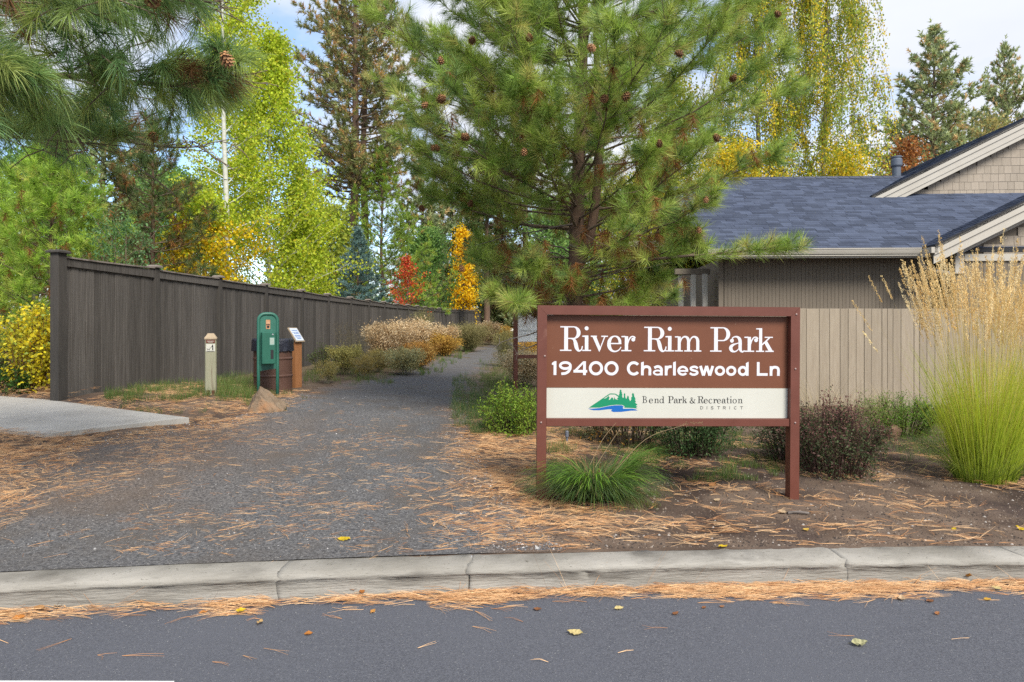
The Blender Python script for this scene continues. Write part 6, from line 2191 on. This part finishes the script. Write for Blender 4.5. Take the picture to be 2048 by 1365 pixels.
def turf(px0, px1, py0, py1, n, ln, cols, dens=.5, lean=.5, xy=None, tuft=9, w=.0035):
    if xy is None:
        a = np.array([on_ground(px, py, 14) for px, py in zip(R.uniform(px0, px1, n), R.uniform(py0, py1, n))])
    else:
        a = np.stack([R.uniform(xy[0], xy[1], n), R.uniform(xy[2], xy[3], n)], 1)
    keep = vnoise(a[:, 0], a[:, 1], .35, 77) * .65 + vnoise(a[:, 0], a[:, 1], .12, 78) * .35 > 1 - dens
    a = a[keep]
    a = np.repeat(a, tuft, 0) + R.normal(0, .022, (len(a) * tuft, 2))
    m = len(a)
    P = np.stack([a[:, 0], a[:, 1], gz(a[:, 0], a[:, 1]) - .004], 1)
    cc = np.array(cols)[R.integers(len(cols), size=m)] * (.75 + .5 * R.random((m, 1)))
    blades(g, P, R.random(m) * 6.28, ln * R.uniform(.5, 1.25, m), lean * R.random(m), w, cc * .6, cc, R, 2, curve=.8)


GR = [(.10, .20, .04), (.14, .25, .05), (.19, .28, .06), (.30, .27, .11)]
GB = [(.09, .19, .06), (.13, .24, .07), (.17, .26, .07), (.34, .30, .14)]
turf(210, 505, 765, 806, 900, .13, GR, .62)
turf(430, 510, 755, 800, 320, .16, GR, .75)
turf(240, 520, 785, 828, 320, .09, GR, .42)
turf(490, 620, 786, 822, 160, .10, GR, .5)
turf(610, 790, 742, 772, 420, .12, GR, .6)
turf(905, 1030, 750, 855, 1100, .12, GB, .70)
turf(940, 1075, 800, 872, 800, .11, GB, .66)
turf(960, 1040, 722, 790, 380, .14, GR, .7)
turf(1090, 1580, 842, 905, 1100, .09, GR, .5)
turf(1090, 1330, 870, 965, 900, .08, GR, .42)
turf(1350, 1560, 880, 965, 1000, .07, GR, .42)
turf(1590, 2048, 850, 925, 900, .12, GB, .55)
turf(1230, 1320, 985, 1022, 120, .05, [(.16, .22, .04), (.24, .22, .07)], .75)
turf(-60, 110, 735, 770, 400, .16, GR, .6)
turf(0, 0, 0, 0, 2200, .20, GR, .55, xy=(-30, -6.3, 10, 34), w=.016, tuft=3)
turf(0, 0, 0, 0, 1000, .16, GR, .5, xy=(-3.6, -1.6, 15, 40), w=.008)
turf(0, 0, 0, 0, 1500, .18, GR + [(.3, .24, .1)], .55, xy=(-.2, 5, 9.5, 34), w=.007)
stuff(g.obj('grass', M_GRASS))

# ------------------------------------------------------------------ fallen pine needles
NEED = np.array([(.52, .285, .13), (.40, .195, .08), (.66, .42, .22), (.29, .14, .065), (.58, .35, .175)])


def litter(g, xy, h0, rg, ln=(.07, .20), th=.00098, dirx=.0, tilt=.06, fas=3, zfun=gz, lift=.0):
    """fascicles of three curved needles lying about"""
    n = len(xy)
    az = rg.random(n) * 6.283 if dirx == 0 else np.where(rg.random(n) < .5, 0, np.pi) + rg.normal(0, dirx, n)
    P0, A, Ln, C, Z = [], [], [], [], []
    col = NEED[rg.choice(5, n, p=[.32, .2, .2, .1, .18])] * (.8 + .4 * rg.random((n, 1)))
    L0 = rg.uniform(*ln, n)
    k = np.repeat(np.arange(n), fas)
    m = len(k)
    a = az[k] + rg.normal(0, .10, m)
    L1 = L0[k] * rg.uniform(.85, 1.05, m)
    cv = rg.normal(0, .55, m)
    z0 = np.broadcast_to(h0, (n,))[k]
    tl = rg.normal(0, tilt, m)
    seg = 2
    p = xy[k].copy()
    ring = []
    for s in range(seg + 1):
        f = s / seg
        zz = zfun(p[:, 0], p[:, 1]) + z0 + th + lift + np.abs(tl) * L1 * f + .006 * np.sin(f * 3.14) * (cv > 0)
        aa = a + cv * f
        sd = np.stack([-np.sin(aa), np.cos(aa)], 1)
        r_ = th * (1 - .55 * f)
        ring.append(np.stack([np.concatenate([p + sd * r_, zz[:, None] - r_ * .4], 1), np.concatenate([p - sd * r_, zz[:, None] - r_ * .4], 1), np.concatenate([p, zz[:, None] + r_], 1)], 1))
        p = p + np.stack([np.cos(aa), np.sin(aa)], 1) * (L1 / seg)[:, None]
    V = np.concatenate(ring, 1)
    i = np.arange(m)[:, None] * (3 * (seg + 1))
    Q = np.concatenate([i + np.array([3 * s + u_, 3 * s + (u_ + 1) % 3, 3 * s + 3 + (u_ + 1) % 3, 3 * s + 3 + u_]) for s in range(seg) for u_ in (0, 2, 1) if u_ != 0])
    g.add(V.reshape(-1, 3), Q=Q, C=np.repeat(col[k], 3 * (seg + 1), 0))


M_LITTER = mat('fallen_needle', (1, 1, 1), attr=True, rough=.6, spec=.25)
rg = np.random.default_rng(160)
g = G()
# gutter drift
n = 5600
x = rg.uniform(-3.6, 5.2, n)
dens = np.interp(x, [-3.1, -2.0, -1.3, -.9, -.55, -.2, .3, .8, 1.6, 3.4], [.35, .22, .6, .9, .22, .85, .4, .9, .75, .7]) * (.05 + 1.5 * vnoise(x, 0, .2, 91) ** 1.3)
k = rg.random(n) < dens
x = x[k]
wd = .05 + .10 * dens[k]
y = kerb_front(x) - .012 - np.abs(rg.normal(0, 1, len(x))) * wd * .62
hh_ = np.clip(.030 - .22 * (kerb_front(x) - y), 0, .03) * rg.random(len(x))
litter(g, np.stack([x, y], 1), hh_, rg, dirx=.30, tilt=.05, zfun=lambda a, b: np.zeros_like(a))
n = 30
x = rg.uniform(-2.6, 3.0, n)
y = kerb_front(x) - .08 - .75 * rg.random(n) ** 1.7
litter(g, np.stack([x, y], 1), 0, rg, dirx=.5, tilt=.01, fas=2, zfun=lambda a, b: np.zeros_like(a))
# a few stuck against the kerb face
n = 26
x = rg.uniform(-2.4, 3.0, n)
litter(g, np.stack([x, kerb_front(x) - .03], 1), 0, rg, tilt=.8, fas=2, zfun=lambda a, b: np.zeros_like(a))
stuff(g.obj('gutter_needle_litter', M_LITTER))
g = G()


def scatter(n, x0, x1, y0, y1, fn, **kw):
    x = rg.uniform(x0, x1, n)
    y = rg.uniform(y0, y1, n)
    d = fn(x, y)
    k = (rg.random(n) < d) & (y > kerb_back(x) + .02)
    litter(g, np.stack([x[k], y[k]], 1), kw.pop('h', 0) * rg.random(k.sum()), rg, **kw)


def cl(x, y, s=.28, th=.55, seed=71):
    return np.clip((vnoise(x, y, s, seed) * .6 + vnoise(x, y, s * .4, seed + 1) * .4 - th) / .12, 0, 1)


scatter(14000, -4.8, .6, 4.0, 7.8, lambda x, y: .70 * cl(x, y, .30, .50) * np.interp(x, [-4.6, -2, 0, .6], [.8, .7, .9, 1]), dirx=.55, tilt=.05)        # on the gravel
scatter(3000, -4.4, .6, 4.0, 9.5, lambda x, y: np.full_like(x, .35), dirx=.7, tilt=.04)
scatter(2200, -.7, .9, 4.3, 8.2, lambda x, y: .95 * cl(x, y, .35, .36, 73) * np.interp(x, [-.7, -.2, .3, .9], [.25, .8, .8, .5]), dirx=.8, tilt=.08, h=.02)       # right edge of the path
scatter(5600, .1, 5.2, 4.3, 8.4, lambda x, y: .9 * cl(x, y, .34, .47, 75) * np.interp(y, [4.2, 4.8, 5.3, 7, 8.4], [.25, .28, .75, .95, .7]), dirx=1.3, tilt=.10, h=.025)   # bed under the sign
scatter(1000, -.6, 3.2, 4.05, 4.75, lambda x, y: .9 * cl(x, y, .22, .46, 79) * np.interp(x, [-.6, 0, 1.8, 3.2], [.6, 1, .7, .25]), dirx=.35, tilt=.05, h=.01)
scatter(6500, -6.6, -2.6, 4.5, 7.9, lambda x, y: np.clip((-x - 1.25 - .42 * y) / .35, 0, 1) * (.45 + .55 * cl(x, y, .3, .38, 81)), dirx=.0, tilt=.10, h=.05)     # pile at the left
scatter(1900, -4.6, -3.0, 5.3, 8.2, lambda x, y: .6 * cl(x, y, .3, .42, 83) * (x > -4.9 + .2 * (y - 7)), dirx=.9, tilt=.07)
scatter(3000, -5.6, -2.6, 7.9, 11.4, lambda x, y: .9 * cl(x, y, .35, .40, 85) * np.clip((-x - .16 * y - 1.4) / .35, 0, 1), dirx=.9, tilt=.09, h=.02)           # foot of the dark fence
scatter(1600, -8.2, -5.9, 8.9, 10.6, lambda x, y: np.full_like(x, .85), tilt=.15, h=.08)
stuff(g.obj('needle_litter', M_LITTER))

# ------------------------------------------------------------------ fallen leaves, each its own thing
LM = {}


def fallen_leaf(label, px, py, size, col, rot, seed, curl=.35, group='leaves fallen on the ground', onroad=False, lift=.0, upright=0.0):
    rg = np.random.default_rng(seed)
    if onroad:
        Y = EYE * F / (py - HOR)
        X = xpx(px, Y)
        z = .002
    else:
        X, Y = on_ground(px, py)
        z = gzf(X, Y) + .010
    nm_ = 'leaf_' + str(col)
    if nm_ not in MATS:
        MATS[nm_] = mat('fallen_leaf_' + str(len(MATS)), col, tuple(c * .62 for c in col), scale=45, rough=.65, transl=.25, rnd=.1)
        if 'fallen_leaf_' + str(len(MATS)) in MATS:
            pass
    V, f = [], []
    m = 9
    for i in range(m):
        t = i / (m - 1)
        w = .5 * (math.sin(math.pi * t ** .85) ** .8) * (1 + .10 * (-1) ** i) * .62 if 0 < t < 1 else .01
        x = (t - .5)
        zc = curl * .22 * (x * x * 3.2) + .02 * rg.normal()
        zs = .12 * curl + .25 * curl * abs(w) + .03 * rg.normal()
        V += [(x, -w, zc + zs), (x, 0, zc), (x, w, zc + zs * (.6 + .8 * rg.random()))]
    for i in range(m - 1):
        for q in (0, 1):
            f.append([i * 3 + q, i * 3 + q + 1, i * 3 + q + 4, i * 3 + q + 3])
    k = len(V)
    V += [(-.5, -.008, .06 * curl + .02), (-.5, .008, .06 * curl + .02), (-.78, .004, .10 * curl), (-.78, -.004, .10 * curl)]
    f.append([k, k + 1, k + 2, k + 3])
    V = np.array(V) * size * 1.22
    V = V @ roty(upright).T
    V[:, 2] -= V[:, 2].min()
    me = bpy.data.meshes.new('fallen_leaf')
    me.from_pydata([tuple(q) for q in V], [], f)
    me.materials.append(MATS[nm_])
    o = bpy.data.objects.new('fallen_leaf', me)
    COL.objects.link(o)
    o.location = (X, Y, z + lift)
    o.rotation_euler = Matrix(rotx(.24 + rg.normal(0, .08)) @ rotz(rot)).to_euler()
    return tag(o, label, 'leaf', group)


YEL_, ORG, PAL, BRN, TANL = (.66, .46, .02), (.52, .20, .04), (.62, .50, .22), (.26, .11, .045), (.56, .40, .24)
fl = fallen_leaf
fl('bright yellow leaf lying alone on the gravel above the kerb', 688, 1082, .066, YEL_, .1, 1)
fl('cream leaf lying alone on the asphalt at the middle', 1150, 1267, .062, PAL, 2.9, 2, onroad=True)
fl('pale green and cream curled leaf on the asphalt at the right', 1718, 1289, .062, (.50, .48, .26), .05, 3, onroad=True, curl=.6)
fl('golden leaf leaning on the needles against the kerb', 1604, 1158, .060, (.70, .42, .02), 2.5, 4, onroad=True, lift=.03, upright=.5)
fl('yellow leaf in the needle drift at the left', 482, 1228, .042, YEL_, .3, 5, onroad=True, lift=.015)
fl('orange leaf on top of the drift left of the kerb joint', 708, 1192, .050, ORG, .2, 6, onroad=True, lift=.035)
fl('second orange leaf touching the one left of the kerb joint', 724, 1195, .040, (.45, .17, .04), 2.0, 7, onroad=True, lift=.03)
fl('small orange leaf lying alone on the asphalt left of the middle', 617, 1268, .034, ORG, .1, 8, onroad=True)
fl('tan orange leaf on asphalt below the drift near the joint', 746, 1224, .034, (.55, .27, .07), 1.2, 9, onroad=True)
fl('dark orange leaf at the far left end of the drift', 38, 1241, .050, ORG, .3, 10, onroad=True, lift=.01)
fl('tan leaf in the drift at the far left', 78, 1226, .055, (.50, .27, .11), 2.8, 11, onroad=True, lift=.02)
fl('pale tan leaf in the drift beside the tan one at the left', 120, 1219, .045, TANL, .8, 12, onroad=True, lift=.02)
fl('tan upright leaf below the drift at the crossed needles', 520, 1247, .040, (.58, .38, .16), 1.5, 13, onroad=True, upright=.4)
fl('tan leaf just off the drift left of the yellow gutter leaf', 407, 1226, .036, ORG, .4, 14, onroad=True)
fl('cream leaf just below the drift right of the joint', 1238, 1218, .042, PAL, .2, 15, onroad=True)
fl('small red brown leaf below the drift left of the cream leaf', 1075, 1220, .036, BRN, .1, 16, onroad=True)
fl('red brown leaf on the asphalt below the long needles', 1351, 1228, .034, BRN, .5, 17, onroad=True)
fl('tiny brown leaf right of the long needles', 1408, 1216, .024, BRN, .5, 18, onroad=True)
fl('small rust leaf on the asphalt near the middle of the road', 1444, 1214, .024, (.36, .17, .08), .2, 19, onroad=True)
fl('tan folded leaf on the asphalt below the right drift', 1803, 1199, .046, TANL, 1.1, 20, onroad=True, curl=.8)
fl('small rust leaf on the asphalt at the right', 1874, 1228, .028, (.40, .17, .06), .5, 21, onroad=True)
fl('red brown leaf flat on the asphalt at the right of the folded leaf', 1860, 1203, .036, BRN, .1, 22, onroad=True)
fl('pale leaf in the drift near the right edge', 1993, 1181, .044, PAL, 2.6, 23, onroad=True, lift=.01)
fl('orange leaf sticking up in the drift near the right edge', 1937, 1168, .042, (.55, .26, .05), 1.3, 24, onroad=True, lift=.03, upright=.7)
fl('yellow orange leaf lying on asphalt beneath the right drift', 1975, 1200, .036, (.62, .36, .05), .2, 25, onroad=True)
fl('yellow leaf on the soil just above the kerb right of the middle', 1446, 1097, .048, YEL_, .2, 26)
fl('yellow leaf on the dark soil right of the sign', 1612, 1060, .040, (.68, .44, .08), .3, 27)
fl('small yellow leaf on the dark soil at the right', 1908, 1061, .034, YEL_, .5, 28)
fl('yellow leaf at the right edge of the dark soil', 2040, 1061, .046, YEL_, 2.4, 29)
fl('large pale tan leaf beside the stick right of the sign', 1564, 1028, .055, TANL, 2.7, 30, curl=.5)
fl('pale peach leaf on the gravel left of the grass clump', 1074, 1049, .036, TANL, .1, 31)
fl('orange leaf on the path edge left of the sign post', 1058, 936, .050, ORG, .2, 32, curl=.6)
fl('dry tan leaf on needles under the middle of the sign', 1434, 1000, .05, TANL, .4, 33)
fl('brown orange leaf under the sign near the right post', 1425, 975, .07, (.40, .18, .06), .6, 34, curl=.7)
fl('rust leaf on the pavement slab', 99, 838, .05, BRN, .2, 35, lift=.03)
fl('tan leaf on the pavement slab', 140, 826, .05, (.45, .26, .13), .2, 36, lift=.03)
# stick
X, Y = on_ground(1592, 1030)
pts = catmull([(X - .06, Y, gzf(X, Y) + .012), (X, Y + .01, gzf(X, Y) + .018), (X + .09, Y - .005, gzf(X, Y) + .012)], 5)
V, Q, T = tube(pts, [.010] * 3 + [.009] * (len(pts) - 3), 7)
o = pyobj('stick', [(V, [list(q) for q in Q] + [list(t) for t in T])], M_GREYBARK)
tag(o, 'short grey stick lying on the soil at the foot of the right sign post', 'stick')
